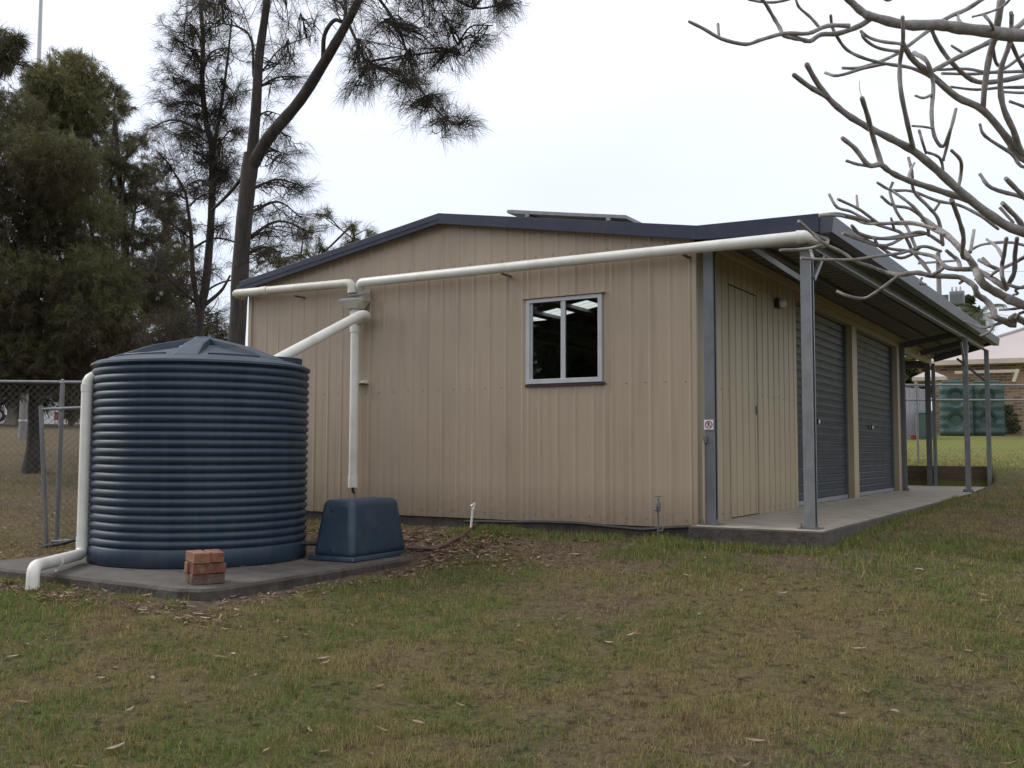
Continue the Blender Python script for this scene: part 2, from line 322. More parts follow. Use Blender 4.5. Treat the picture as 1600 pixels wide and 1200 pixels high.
M['palm'] = attr_mat('palm_leaves', [(0, (.05, .06, .03)), (1, (.10, .12, .055))], rough=.6, trans=.15)

# ---------------------------------------------------------------- terrain
HP = [at(52, 738, 20), at(18, 662, 45), at(39, 692, 31), at(1600, 678, 41), at(1450, 678, 41)]
CTRL = [(3.16, -8.26, -.90), (1.2, -5, -.72), (4.5, -3, -.62), (-1.5, -6.5, -.78), (1.25, -.3, -.17), (1.25, 4, -.07), (1.25, 8.5, -.01), (1.3, 12, .02), (2.6, 12.5, .22), (4, 8, .12), (4.5, 3, -.12), (2.8, -.5, -.26),
        (-.05, -.06, -.11), (-2, -.06, -.10), (-4, -.06, -.12), (-5.5, -.3, -.2), (-.5, -1.2, -.33), (-2.15, -1.1, -.40), (-2.15, -2.2, -.41), (-2.2, -3.6, -.41), (-3.6, -3.65, -.41), (-5.4, -3.6, -.40), (-5.5, -1.5, -.38), (-1.2, -2.6, -.45), (0.5, -2.6, -.47),
        (-7.2, -1.3, -.47), (-10.1, .1, -.25), (-15.5, 3.9, .17), (-9, -5, -.6), (0, 12.7, .33), (1.1, 12.7, .33), (-5, 13, .33), (-.5, 22, .55), (2, 22, .6), (-.5, 29.4, 1.0), (-8, 8, .05), (-8, 20, .8)] + \
       [tuple(p) for p in HP] + [(-40, 60, 2.2), (30, 60, 2.2), (60, 0, .6), (30, -40, -1.5), (-30, -40, -1.5), (-60, 0, 1.8), (-45, 30, 2.0), (12, 20, .8)]
CT = np.array(CTRL)
def _tps():
    P = CT[:, :2]; n = len(P); D = np.linalg.norm(P[:, None]-P[None], axis=2)
    A = np.zeros((n+3, n+3)); A[:n, :n] = D; A[:n, n] = 1; A[:n, n+1:] = P; A[n, :n] = 1; A[n+1:, :n] = P.T
    return np.linalg.solve(A, np.concatenate([CT[:, 2], [0, 0, 0]]))
TW = _tps()
def gz(x, y):
    x = np.asarray(x, float); y = np.asarray(y, float); sh = x.shape; xf, yf = x.ravel(), y.ravel()
    rr = np.hypot(xf, yf); k = np.where(rr > 75, 75/np.maximum(rr, 1e-6), 1); xf = xf*k; yf = yf*k
    o = np.full(len(xf), TW[-3])+TW[-2]*xf+TW[-1]*yf
    for i in range(len(CT)): o += TW[i]*np.hypot(xf-CT[i, 0], yf-CT[i, 1])
    return o.reshape(sh)
def gzz(x, y): return float(gz(np.array([x]), np.array([y]))[0])
def soil_mask(x, y):
    n = fbm(x*1.3+3, y*1.3+8, 5); n2 = fbm(x*4+3, y*4+9, 4)
    a = sst(-1.15, -.75, y+(n-.5)*1.1)*sst(-3.2, -2.6, x)*sst(2.0, 1.2, x+(n2-.5))*(1-sst(.2, .5, y))*.9
    b = sst(-1.6, -1.2, x)*0
    pad = np.maximum(np.maximum(-5.2-x, x+2.28), np.maximum(-3.5-y, y+.9)); c = sst(.38, .08, pad+(n-.5)*.35)
    d = sst(.55, .75, n)*sst(-3.2, -4.2, x)*sst(-3.6, -4.4, y)*.8
    fr = sst(.60, .74, fbm(x*.9+40, y*.9+21, 4))*.7
    under = sst(-7.5, -11, x)*.55*sst(.3, .6, n)
    s = sst(.16, .02, np.maximum(x-1.12, -.25-y))*(x > 0)*(y < 12)*.5
    return np.clip(np.maximum.reduce([a*sst(.25, .55, n2*.5+n*.5+.12), c, d, fr*.8, under, s]), 0, 1)
def green_mask(x, y):
    n = fbm(x*.55+11, y*.55+4, 4); n2 = fbm(x*2.3, y*2.3+31, 4)
    g = .40+(n-.5)*1.5+(n2-.5)*1.1
    g += -.16*sst(-.5, -2.2, x)*sst(-2.5, -4.5, y)+.10*sst(.5, 2.5, x)+.04
    g += .22*sst(8, 20, y)+.25*np.exp(-((x+3.3)**2+(y+4.3)**2)/.9)-.12*sst(-6, -9, x)
    g += .22*np.exp(-((x-1.6)**2/.5+(y-.5)**2/3))+.15*np.exp(-((x-.3)**2+(y+.55)**2)/.5)
    return np.clip(g, 0, 1)
def lush(x, y): return sst(9.5, 15, y)*sst(-9, -4, x)*.85+0*x
def axis(lo, hi, st, far):
    a = list(np.arange(lo, hi, st)); s = st; x = hi
    while x < far: s *= 1.16; x += s; a.append(x)
    s = st; x = lo; b = []
    while x > -far: s *= 1.16; x -= s; b.append(x)
    return np.array(b[::-1]+a)
ax_, ay_ = axis(-12, 7, .085, 900), axis(-8.5, 9, .085, 900)
GX, GY = np.meshgrid(ax_, ay_); GZ = gz(GX, GY)
near = (GX > -14) & (GX < 9) & (GY > -11) & (GY < 13)
GZ = GZ+near*((fbm(GX*2.5, GY*2.5, 4)-.5)*.045+(fbm(GX*9, GY*9+5, 2)-.5)*.012)
foot = (GX > -5.42) & (GX < 1.08) & (GY > .06) & (GY < 12.40)
foot |= (GX > 0.02) & (GX < 1.08) & (GY > -.19) & (GY < 12.40)
padm = (GX > -5.1) & (GX < -2.35) & (GY > -3.4) & (GY < -.95)
GZ = np.where(foot, np.minimum(GZ, -.42), GZ); GZ = np.where(padm, np.minimum(GZ, -.55), GZ)
nx, ny = len(ax_), len(ay_); idx = np.arange(nx*ny).reshape(ny, nx)
F = np.stack([idx[:-1, :-1], idx[:-1, 1:], idx[1:, 1:], idx[1:, :-1]], -1).reshape(-1, 4)
g = np_mesh('ground', np.stack([GX, GY, GZ], -1).reshape(-1, 3), F, M['ground'], {'soil': soil_mask(GX, GY).ravel(), 'green': green_mask(GX, GY).ravel(), 'lush': lush(GX, GY).ravel()})
g.data.polygons.foreach_set('use_smooth', [True]*len(g.data.polygons)); tag(g, kind='structure')
# road at the far left, beyond the park
rp = [at(x, 668, 55) for x in (-500, -200, 0, 140, 320)]
rb = MB(); d2 = AF[:2]/np.linalg.norm(AF[:2])
for i in range(len(rp)-1):
    q = []
    for p, k in ((rp[i], 0), (rp[i+1], 0), (rp[i+1], 8), (rp[i], 8)):
        x, y = p[0]+d2[0]*k, p[1]+d2[1]*k; q.append((x, y, gzz(x, y)+.06))
    rb.add(q, [(0, 1, 2, 3)])
tag(rb.build('road', M['road']), kind='structure')

# concrete apron and floor slab
sl = MB(); sl.add([(-5.44, .004, 0), (-.0, .004, 0), (0, -.234, 0), (1.125, -.234, 0), (1.125, 12.42, 0), (-5.44, 12.42, 0)], [(0, 1, 2, 3, 4, 5)])
b_ = [(-5.44, .004), (0, .004), (0, -.234), (1.125, -.234), (1.125, 12.42), (-5.44, 12.42)]
slab = MB(); slab.v = [(x, y, -.6) for x, y in b_]+[(x, y, 0) for x, y in b_]
slab.f = [(6, 7, 8, 9, 10, 11)]+[(i, (i+1) % 6, 6+(i+1) % 6, 6+i) for i in range(6)]
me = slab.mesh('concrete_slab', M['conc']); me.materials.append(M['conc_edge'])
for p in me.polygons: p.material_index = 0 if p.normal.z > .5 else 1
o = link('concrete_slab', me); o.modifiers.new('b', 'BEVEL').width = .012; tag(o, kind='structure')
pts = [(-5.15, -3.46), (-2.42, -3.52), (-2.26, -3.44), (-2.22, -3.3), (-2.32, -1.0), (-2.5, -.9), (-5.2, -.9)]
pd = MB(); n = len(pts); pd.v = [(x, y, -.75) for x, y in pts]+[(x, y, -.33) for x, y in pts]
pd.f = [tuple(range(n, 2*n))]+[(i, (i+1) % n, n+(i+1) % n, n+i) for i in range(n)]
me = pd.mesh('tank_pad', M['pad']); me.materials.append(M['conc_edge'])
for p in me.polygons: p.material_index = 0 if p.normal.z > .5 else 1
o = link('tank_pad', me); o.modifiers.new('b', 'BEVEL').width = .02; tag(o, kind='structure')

# ---------------------------------------------------------------- the shed
LBL = 'cream ribbed steel shed with dark blue roof trim, roller doors and open side awning'
shed = thing('garden_shed', LBL, 'shed')
HW, XA, XK = 2.38, -2.70, .0           # wall height, apex x
def roofz(x):                          # top of roof sheeting
    if x <= XA: return 3.02-.163*(XA-x)
    if x <= .05: return 3.02-.163*(x-XA)
    return 3.02-.163*(.05-XA)-.02*(x-.05)
def ext(y): return .0205*max(y, 0)     # awning edge rises slightly along its length
RIB, R0 = .19, -1.589
WX0, WX1, WZ0, WZ1 = -1.713, -.902, 1.263, 2.079
def clad(x0, x1, zb, zt, out=None):
    """one pan between ribs, running along x in the y=0 plane, facing -y"""
    w = x1-x0; pr = [(-.002, -.001), (0, .0), (.010, .0055), (.016, .006), (.025, .0055), (.033, 0), (w*.35, .0), (w*.37, .0015), (w*.68, .0015), (w*.70, 0), (w, 0)]
    pr = [(min(a, w), b) for a, b in pr]
    m = MB(); v = []; t = .0008
    for a, b in pr: x = x0+a; v += [(x, -b-.012, zb), (x, -b-.012, zt(x))]
    for a, b in reversed(pr): x = x0+a; v += [(x, -b-.011+t*0+.004, zb), (x, -b-.007, zt(x))]
    k = len(pr)*2; f = [(2*i, 2*((i+1) % k), 2*((i+1) % k)+1, 2*i+1) for i in range(k)]
    return m.add(v, f)
screws = MB()
def screw(x, y, z, ax=1):
    if ax == 1: screws.lathe([(.0058, 0), (.0058, .003), (.003, .006)], (0, 0, 0), 6)
    else: screws.lathe([(.0058, 0), (.0058, .003), (.003, .006)], (0, 0, 0), 6)
    n = 18
    for i in range(len(screws.v)-n, len(screws.v)):
        a, b, c = screws.v[i]; screws.v[i] = (x+a, y-c, z+b) if ax == 1 else (x+c, y+a, z+b)
k0 = int(math.floor((-5.44-R0)/RIB)); xs = [-5.44]
for k in range(k0+1, 60):
    x = R0+RIB*k
    if x > -.03: break
    xs.append(x)
xs.append(-.015)
for a, b in zip(xs[:-1], xs[1:]):
    zt = lambda x: roofz(x)-.05
    if b <= WX0+.001 or a >= WX1-.001: segs = [(-.035, zt, a, b)]
    else:
        segs = []
        if a < WX0: segs.append((-.035, zt, a, WX0-.001)); a = WX0
        if b > WX1: segs.append((-.035, zt, WX1+.001, b)); b = WX1
        segs += [(-.035, lambda x: WZ0, a, b), (WZ1, zt, a, b)]
    for zb, z_, p, q in segs:
        if q-p > .005: clad(p, q+.001, zb, z_).build('wall_panel', M['clad'], shed)
    if a > -5.4:
        for z in (.03, 1.24, 2.49):
            if not (z > 1 and z < 2 and WX0-.03 < a < WX1+.03): screw(a-.03, -.012, z+random.uniform(-.004, .004))
# inner lining behind the cladding (closed walls), with the window hole
lin = MB(); yl = .005
def zr(x): return roofz(x)-.06
for x0, x1, zb, zt in ((-5.43, XA, -.0, None), (XA, WX0, 0, None), (WX0, WX1, 0, WZ0), (WX0, WX1, WZ1, None), (WX1, -.02, 0, None)):
    za = zt or zr(x0); zc = zt or zr(x1)
    lin.prism([(x0, yl, zb), (x1, yl, zb), (x1, yl, zc), (x0, yl, za)], (0, .02, 0))
lin.box((-5.44, .0, 0), (-5.42, 9.3, 2.44)); lin.prism([(-5.42, 9.2, 0), (-.02, 9.2, 0), (-.02, 9.2, zr(0)), (XA, 9.2, zr(XA)), (-5.42, 9.2, zr(-5.42))], (0, .03, 0))
lin.build('wall_lining', M['dark_in'], shed)
# left side wall outer face and corner flashings
for nme, (a, b) in (('corner_flashing', ((-.03, -.030, -.035), (.012, -.006, 2.46))), ('corner_flashing', ((-5.455, -.030, -.035), (-5.405, -.006, 2.44)))):
    MB().box(a, b).build(nme, M['clad'], shed, bevel=.003)
MB().box((-.004, -.0055, 0), (.012, .16, 2.38)).build('corner_flashing', M['clad_side'], shed)
MB().box((-5.456, -.005, -.03), (-5.442, 9.3, 2.44)).build('side_wall', M['clad'], shed)

# front wall (x = 0, facing +x): pans, door, roller doors, columns
def clad_y(y0, y1, zb, zt, prt=shed, off=0, name='wall_panel'):
    w = y1-y0; pr = [(0, 0), (.005, .008), (.012, .008), (.018, 0), (w*.5, .0), (w, 0)]; v = []
    for a, b in pr: v += [(b+off, y0+a, zb), (b+off, y0+a, zt)]
    for a, b in reversed(pr): v += [(b+off-.006, y0+a, zb), (b+off-.006, y0+a, zt)]
    k = len(pr)*2; m = MB(); m.add(v, [(2*i, 2*((i+1) % k), 2*((i+1) % k)+1, 2*i+1) for i in range(k)])
    return m.build(name, M['clad_side'], prt)
DY0, DY1, DZ = .833, 1.679, 2.21
ys = [.161, .26, .45, .64, DY0]
for a, b in zip(ys[:-1], ys[1:]): clad_y(a, b-.001, .0, 2.50)
ys2 = [DY1+.006, 1.86, 2.05, 2.24, 2.43, 2.62, 2.81, 3.0, 3.13]
for a, b in zip(ys2[:-1], ys2[1:]): clad_y(a, b-.001, .0, 2.50)
for a in ys[1:]+ys2[1:-1]:
    for z in (.06, 1.2, 2.3): screw(.002, a-.03, z, 0)
ty = [DY0, 1.02, 1.21, 1.40, 1.59, DY1+.004]
for a, b in zip(ty[:-1], ty[1:]): clad_y(a, b-.001, DZ+.012, 2.50)
MB().box((-.06, DY0, 0), (-.03, DY1+.006, DZ+.012)).build('door_recess', M['signk'], shed)
door = MB().box((-.028, DY0+.008, .01), (-.006, DY1-.012, DZ)).build('door', M['clad_side'], shed)
for a, b in zip(ty[:-1], ty[1:]): clad_y(max(a, DY0+.008), min(b, DY1-.012)-.001, .012, DZ-.002, door, -.0, 'door_panel')
MB().box((.0, DY1-.075, 1.0), (.022, DY1-.045, 1.09)).build('lock', M['galv_dark'], door, bevel=.002)
# header above roller doors
HDR = 2.37
MB().box((-.10, 3.131, HDR), (.006, 9.30, 2.52)).build('header_panel', M['clad_side'], shed)
MB().box((-.13, 3.10, 0), (-.004, 3.128, 2.5)).build('door_jamb', M['clad_side'], shed)
MB().box((-.11, 5.86, 0), (.012, 6.14, HDR-.002)).build('door_column', M['clad_side'], shed, bevel=.004)
MB().box((-.11, 9.06, 0), (.012, 9.26, HDR-.002)).build('door_column', M['clad_side'], shed, bevel=.004)
def slat_mesh(L, p=.096):
    pr = [(0, 0), (.0, .004), (.008, .009), (.010, .020), (.010, .080), (.014, .086), (.010, .092), (0, p)]
    v = []
    for x, z in pr: v += [(x, 0, z), (x, L, z)]
    for x, z in reversed(pr): v += [(x-.008, 0, z), (x-.008, L, z)]
    k = len(pr)*2; m = MB(); m.add(v, [(2*i, 2*((i+1) % k), 2*((i+1) % k)+1, 2*i+1) for i in range(k)]); return m.mesh('slat', M['roller'], True, 50)
for (y0, y1, lab) in ((3.135, 5.855, 'roller door with the lock plate beside the awning post'), (6.145, 9.055, 'further roller door')):
    rd = MB().box((-.12, y0, .0), (-.112, y1, HDR)).build('roller_door', M['roller'], shed)
    sm = slat_mesh(y1-y0-.06)
    for k in range(24):
        s = link('slat', sm, rd); s.location = (-.10, y0+.03, .055+.096*k)
    MB().box((-.105, y0+.03, .004), (-.070, y1-.03, .055)).build('bottom_rail', M['rail'], rd, bevel=.004)
    for yy in (y0, y1-.03): MB().box((-.105, yy, 0), (-.065, yy+.028, HDR-.003)).build('guide', M['galv_dark'], rd)
    ym = (y0+y1)/2-.25
    MB().box((-.088, ym-.10, .985), (-.072, ym+.10, 1.03)).box((-.075, ym+.02, .975), (-.055, ym+.10, 1.04)).build('lock_bar', M['signk'], rd)
    MB().box((-.074, ym+.03, .985), (-.052, ym+.085, 1.028)).build('lock_cover', M['white_paint'], rd)
# slab-edge sill strip
MB().box((-.055, 3.14, 0.0), (.03, 9.05, .004)).build('door_sill', M['conc'], shed)

# window
win = MB()
fw_, fy0, fy1 = .042, -.040, .0
x0, x1, z0, z1 = WX0, WX1, WZ0, WZ1
for a, b in (((x0, fy0, z0), (x0+fw_, fy1, z1)), ((x1-fw_, fy0, z0), (x1, fy1, z1)), ((x0+fw_, fy0, z0), (x1-fw_, fy1, z0+.045)), ((x0+fw_, fy0, z1-.038), (x1-fw_, fy1, z1))):
    win.box(a, b)
wo = win.build('window', M['alu'], shed, bevel=.003)
xm = (x0+x1)/2
MB().box((xm-.026, fy0+.006, z0+.045), (xm+.022, fy1-.004, z1-.038)).build('mullion', M['alu'], wo, bevel=.002)
for a, b, yy in ((x0+fw_, xm-.026, -.012), (xm+.022, x1-fw_, -.022)):
    MB().box((a, yy, z0+.045), (b, yy+.004, z1-.038)).build('pane', M['glass'], wo)
MB().box((x0+fw_, -.02, z0+.045), (x0+fw_+.022, -.004, z1-.038)).build('sash_frame', M['alu'], wo)
MB().box((x0-.035, -.058, z1+.004), (x1+.035, -.006, z1+.014)).build('head_flashing', M['clad'], wo)
MB().box((x0-.01, -.034, z0-.026), (x1+.03, -.006, z0-.004)).build('sill', M['signk'], wo)

# roof sheeting: pans running down the slope, split into sheets .76 m wide; one is translucent
def sheet(xa, xb, y0, y1, zf, name, m, single=False):
    n = max(1, round((y1-y0)/.19)); p = (y1-y0)/n; prof = []
    for i in range(n): prof += [(y0+p*i, 0), (y0+p*i+.012, .028), (y0+p*i+.036, .028), (y0+p*i+.048, 0)]
    prof.append((y1-.001, 0)); v = []
    for y, h in prof:
        for x in (xa, xb): v.append((x, y, zf(x, y)+h-.028))
    for y, h in prof:
        for x in (xa, xb): v.append((x, y, zf(x, y)+h-.034))
    k = len(prof); f = []
    for i in range(k-1):
        f += [(2*i, 2*i+1, 2*i+3, 2*i+2), (2*k+2*i, 2*k+2*i+2, 2*k+2*i+3, 2*k+2*i+1)]
        f += [(2*i, 2*i+2, 2*k+2*i+2, 2*k+2*i), (2*i+1, 2*k+2*i+1, 2*k+2*i+3, 2*i+3)]
    if single: v, f = v[:2*k], f[::4]
    return MB().add(v, f).build(name, m, shed)
YE = 12.62
yy = -.07
while yy < YE-.1:
    y2 = min(yy+.76, YE)
    if 4.70 < (yy+y2)/2 < 5.5 and False: pass
    sheet(-5.50, XA, yy, y2, lambda x, y: roofz(x), 'roof_sheet', M['roofu']) if not (yy < 5.3 and y2 > 4.75) else None
    sheet(XA, .03, yy, y2, lambda x, y: roofz(x), 'roof_sheet', M['roofu'])
    sheet(.032, 1.09, yy, y2, lambda x, y: roofz(x)+ext(y)*(x > .5), 'roof_sheet', M['roofu'])
    yy = y2
ks = [(-.07+.76*i) for i in range(18)]
s0 = max(k for k in ks if k+.76 <= 4.75+1e-6)+.76; s1 = min(k for k in ks if k >= 5.3)
sheet(-5.50, XA, s0, 4.78, lambda x, y: roofz(x), 'roof_sheet', M['roofu'])
sheet(-5.50, XA, 4.781, 5.36, lambda x, y: roofz(x), 'skylight_sheet', M['skylight'], True)
if s1 > 5.37: sheet(-5.50, XA, 5.361, s1, lambda x, y: roofz(x), 'roof_sheet', M['roofu'])
# purlins and rafters inside, seen through the window
pur = MB()
x = -5.36
while x < -2.8:
    MB().prism([(x, .03, roofz(x)-.088), (x+.13, .03, roofz(x+.13)-.088), (x+.13, .03, roofz(x+.13)-.04), (x, .03, roofz(x)-.04)], (0, 9.1, 0)).build('purlin', M['steel_in'], shed); x += .485
for (a, b) in (((-5.3, 3.1, 2.35), (XA, 3.1, 2.85)), ((XA, 3.1, 2.85), (-.1, 3.1, 2.35)), ((-5.3, 3.1, 2.32), (-.1, 3.1, 2.32)), ((-4.2, 3.1, 2.3), (-3.2, 3.1, 2.8)), ((-1.4, 3.1, 2.32), (-2.4, 3.1, 2.8))):
    MB().beam(a, b, .03, .045 if a[1] == b[1] else .02).build('roof_truss', M['steel_in'], shed)

# barge capping along the gable and the awning end
def barge(x0, x1, h0, h1, name='barge_capping'):
    za, zb = roofz(x0)+.012, roofz(x1)+.012
    m = MB(); m.prism([(x0, -.118, za-h0), (x1, -.118, zb-h1), (x1, -.118, zb), (x0, -.118, za)], (0, .022, 0))
    m.prism([(x0, -.0955, za-.001), (x1, -.0955, zb-.001), (x1, -.0955, zb-.012), (x0, -.0955, za-.012)][::-1], (0, .16, 0))
    return m.build(name, M['trim'], shed, bevel=.002)
barge(-5.52, XA, .118, .108); barge(XA, .055, .108, .122); barge(.056, 1.10, .125, .155)
MB().beam((-5.52, -.129, roofz(-5.52)-.052), (XA, -.129, roofz(XA)-.050), .006, .006).build('barge_crease', M['trim'], shed)
# far barge
for a, b in ((-5.52, XA), (XA, .05)):
    MB().prism([(a, YE+.01, roofz(a)-.11), (b, YE+.01, roofz(b)-.11), (b, YE+.01, roofz(b)+.015), (a, YE+.01, roofz(a)+.015)], (0, .02, 0)).build('barge_capping', M['trim'], shed)
MB().prism([(.05, YE+.01, roofz(.05)-.11), (1.1, YE+.01, roofz(1.1)-.13+ext(YE)), (1.1, YE+.01, roofz(1.1)+.015+ext(YE)), (.05, YE+.01, roofz(.05)+.015)], (0, .02, 0)).build('barge_capping', M['trim'], shed)
# left eave gutter, awning fascia gutter
MB().box((-5.60, -.09, roofz(-5.5)-.12), (-5.50, YE, roofz(-5.5)-.02)).build('gutter', M['trim'], shed)
zt = roofz(1.1)
M['fascia'] = mat('blue_grey_gutter', (.062, .072, .09), (.05, .06, .075), .45, scale=4, dirt=(.12, .12, .12), dscale=4, damt=.4)
gt = MB(); gt.prism([(1.101, -.10, zt-.15), (1.20, -.10, zt-.15), (1.215, -.10, zt-.02), (1.205, -.10, zt-.008), (1.195, -.10, zt-.02), (1.185, -.10, zt-.135), (1.113, -.10, zt-.135), (1.113, -.10, zt+.005), (1.101, -.10, zt+.005)], (0, YE+.12, ext(YE)))
gt.build('awning_gutter', M['fascia'], shed)
gt = MB(); gt.prism([(1.102, -.102, zt-.15), (1.20, -.102, zt-.15), (1.213, -.102, zt-.02), (1.102, -.102, zt+.0)], (0, .004, 0)).build('gutter_end', M['fascia'], shed)
# awning beams: outer C-beam, wall beam, cross rafters, intermediate purlins
XB = .985
bm_ = MB(); bm_.prism([(XB-.032, -.07, 2.30), (XB+.032, -.07, 2.30), (XB+.032, -.07, 2.315), (XB-.02, -.07, 2.32), (XB-.02, -.07, 2.435), (XB+.032, -.07, 2.44), (XB+.032, -.07, 2.455), (XB-.032, -.07, 2.455)], (0, 12.5, ext(12.5)))
bm_.build('awning_beam', M['galv'], shed)
MB().beam((.045, .2, 2.49), (.045, 12.5, 2.49), .06, .07).build('wall_beam', M['clad_side'], shed)
for xx in (.36, .68): MB().beam((xx, -.05, 2.50), (xx, 12.5, 2.50+ext(12.5)*xx), .04, .03).build('awning_purlin', M['galv_dark'], shed)
for y in (.0, 9.36, 10.9, 12.38): MB().beam((.08, y, 2.42), (XB-.034, y, 2.385+ext(y)), .05, .10).build('awning_rafter', M['galv_dark'] if y > 1 else M['galv'], shed)  # rear rafters take the darkened steel in place of shade
# rear bay beam and its roof struts
MB().beam((0, 9.45, 2.40), (0, 12.4, 2.40), .07, .13).build('bay_beam', M['clad_side'], shed)
MB().beam((-5.4, 12.3, 2.33), (-.04, 12.3, 2.33), .07, .15).build('bay_beam', M['galv_dark'], shed)
for xx in (-.6, -1.2, -1.8): MB().beam((xx, 9.3, roofz(xx)-.08), (xx, 12.7, roofz(xx)-.08), .05, .06).build('purlin', M['galv_dark'], shed)
# posts
def cpost(x, y, h, w=.075, d=.10, m='galv', brace=True, plate=True):
    p = MB(); x0, x1, y0, y1, t = x-w/2, x+w/2, y-d/2, y+d/2, .012
    p.prism([(x0, y0, 0), (x1, y0, 0), (x1, y0+.022, 0), (x1-.002, y0+.022, 0), (x1-t, y0+t, 0), (x0+t, y0+t, 0), (x0+t, y1-t, 0), (x1-t, y1-t, 0), (x1-.002, y1-.022, 0), (x1, y1-.022, 0), (x1, y1, 0), (x0, y1, 0)], (0, 0, h))
    o = p.build('post', M[m], shed)
    if plate:
        MB().box((x-.085, y-.085, .001), (x+.085, y+.085, .009)).build('base_plate', M['galv_dark'], o)
        for q in ((-.062, -.06), (-.062, .06), (.066, -.06)): MB().lathe([(.014, 0), (.014, .012), (.007, .012), (.007, .04)], (x+q[0], y+q[1], .009), 8).build('bolt', M['galv_dark'], o)
    return o
def brace(a, b, m='galv'): MB().beam(a, b, .032, .04).build('brace', M[m], shed)
cpost(.958, .03, 2.30, .085, .10)
brace((.915, .02, 2.06), (.50, .0, 2.37)); brace((.998, .075, 2.06), (1.0, .40, 2.32)); 
cpost(1.005, 9.36, 2.30+ext(9.4)); brace((1.0, 9.42, 2.05), (1.0, 9.75, 2.40)); brace((1.0, 9.30, 2.05), (1.0, 8.97, 2.38))
cpost(1.01, 12.33, 2.30+ext(12.4), plate=False); brace((.97, 12.33, 1.98), (.5, 12.33, 2.42), 'galv_dark')
cpost(.035, 9.36, 2.45, .075, .10, 'galv_shade')
cpost(-.02, 12.26, 2.35, .09, .09, 'galv_dark', plate=False); cpost(.06, 12.42, 2.35, .06, .08, plate=False)
cpost(.122, .01, 2.40, .085, .085, 'galv_shade')
MB().tube([(.072, -.042, .0), (.072, -.042, .72)], .011, 8).build('conduit', M['clad'], shed)
MB().box((.075, -.052, .70), (.105, -.034, .76)).build('tap_bracket', M['galv_dark'], shed)
screws.build('screws', M['galv_dark'], shed)['kind'] = 'stuff'
# wall light
wlgt = MB().box((.012, 2.30, 2.17), (.055, 2.43, 2.28)).build('wall_light', M['signk'], shed, bevel=.01)
lg = MB().lathe([(.0, 0), (.048, 0), (.046, .035), (.03, .055), (.01, .062)], (0, 0, 0), 16); lg.v = [(.056+c, 2.365+a*1.2, 2.225+b) for a, b, c in lg.v]
lg.build('lamp_glass', M['lamp_glass'], wlgt, True)
# storm-water pipes on the gable wall
YP, RP = -.175, .048
pl_ = MB().tube(bent([(-5.56, -.02, 2.425), (-5.53, YP, 2.425), (-3.775, YP, 2.40), (-3.765, YP, 2.295)], .06), RP, 20)
pipe = pl_.build('gutter_pipe', M['pvc_old'], shed, True)
MB().tube([(-5.1, YP, 2.418), (-5.0, YP, 2.417)], RP+.006, 20).build('pipe_socket', M['pvc_old'], pipe, True)
MB().tube([(-3.767, YP, 2.33), (-3.765, YP, 2.29)], RP+.005, 20).build('pipe_socket', M['pvc_old'], pipe, True)
pr_ = MB().tube(bent([(-3.70, YP+.05, 2.34), (-3.665, YP, 2.392), (1.01, YP, 2.372), (1.075, .06, 2.372)], .05), RP, 20)
pipe = pr_.build('gutter_pipe', M['pvc'], shed, True)
MB().tube([(.93, YP, 2.3725), (1.0, YP+.02, 2.372)], RP+.007, 20).build('pipe_socket', M['pvc'], pipe, True)
MB().tube([(1.055, -.02, 2.372), (1.078, .09, 2.372)], RP+.010, 20).build('pipe_socket', M['pvc'], pipe, True)
for xx in (-.05, -1.9, -4.6): MB().box((xx-.012, -.175, 2.32), (xx+.012, -.012, 2.335)).build('pipe_bracket', M['galv_dark'], pipe)
# rain head: funnel with sloping screen
rh = MB(); cx = -3.77; z = 2.155
rh.v = [(cx-.13, -.26, z+.055), (cx+.13, -.26, z+.055), (cx+.13, -.03, z+.055), (cx-.13, -.03, z+.055), (cx-.07, -.20, z-.03), (cx+.07, -.20, z-.03), (cx+.07, -.06, z-.03), (cx-.07, -.06, z-.03)]
rh.f = [(0, 4, 5, 1), (1, 5, 6, 2), (2, 6, 7, 3), (3, 7, 4, 0), (4, 7, 6, 5)]
rh.prism([(cx-.13, -.26, z+.05), (cx-.13, -.03, z+.05), (cx-.13, -.03, z+.16)], (.006, 0, 0)).prism([(cx+.124, -.26, z+.05), (cx+.124, -.03, z+.05), (cx+.124, -.03, z+.16)], (.006, 0, 0)).box((cx-.124, -.036, z+.05), (cx+.124, -.028, z+.19))
rho = rh.build('rain_head', M['pvc_old'], shed)
MB().prism([(cx-.123, -.25, z+.058), (cx+.123, -.25, z+.058), (cx+.123, -.037, z+.15), (cx-.123, -.037, z+.15)], (0, .003, .004)).build('leaf_screen', M['galv'], rho)
dp = MB().tube([(cx, -.12, 2.13), (cx, -.12, .25)], .047, 20).build('downpipe', M['pvc'], shed, True)
MB().tube([(cx, -.12, .36), (cx, -.12, .24)], .052, 20).build('pipe_cap', M['pvc'], dp, True)
MB().tube([(cx, -.12, .24), (cx, -.12, .20), (cx+.02, -.12, .18)], .015, 8).build('drain_tap', M['signk'], dp, True)
MB().box((cx-.052, -.075, 1.335), (cx+.11, -.012, 1.365)).box((cx+.05, -.1, 1.34), (cx+.11, -.075, 1.36)).build('pipe_clip', M['pvc'], dp)
# tank feed pipe from the tee down to the lid
TC = np.array([-3.92, -2.02, -.33]); TR = .93
inl = np.array([-3.42, -1.62, 1.44])
fp = MB().tube(bent([(cx, -.12, 1.99), (cx+.19, -.14, 2.035), (cx+.20, -.24, 2.045), tuple(inl+np.array([-.02, -.0, .0]))], .06), .050, 20).build('feed_pipe', M['pvc'], shed, True)
MB().tube([(cx-.0, -.12, 2.10), (cx, -.12, 1.88)], .056, 20).build('tee_socket', M['pvc'], fp, True)

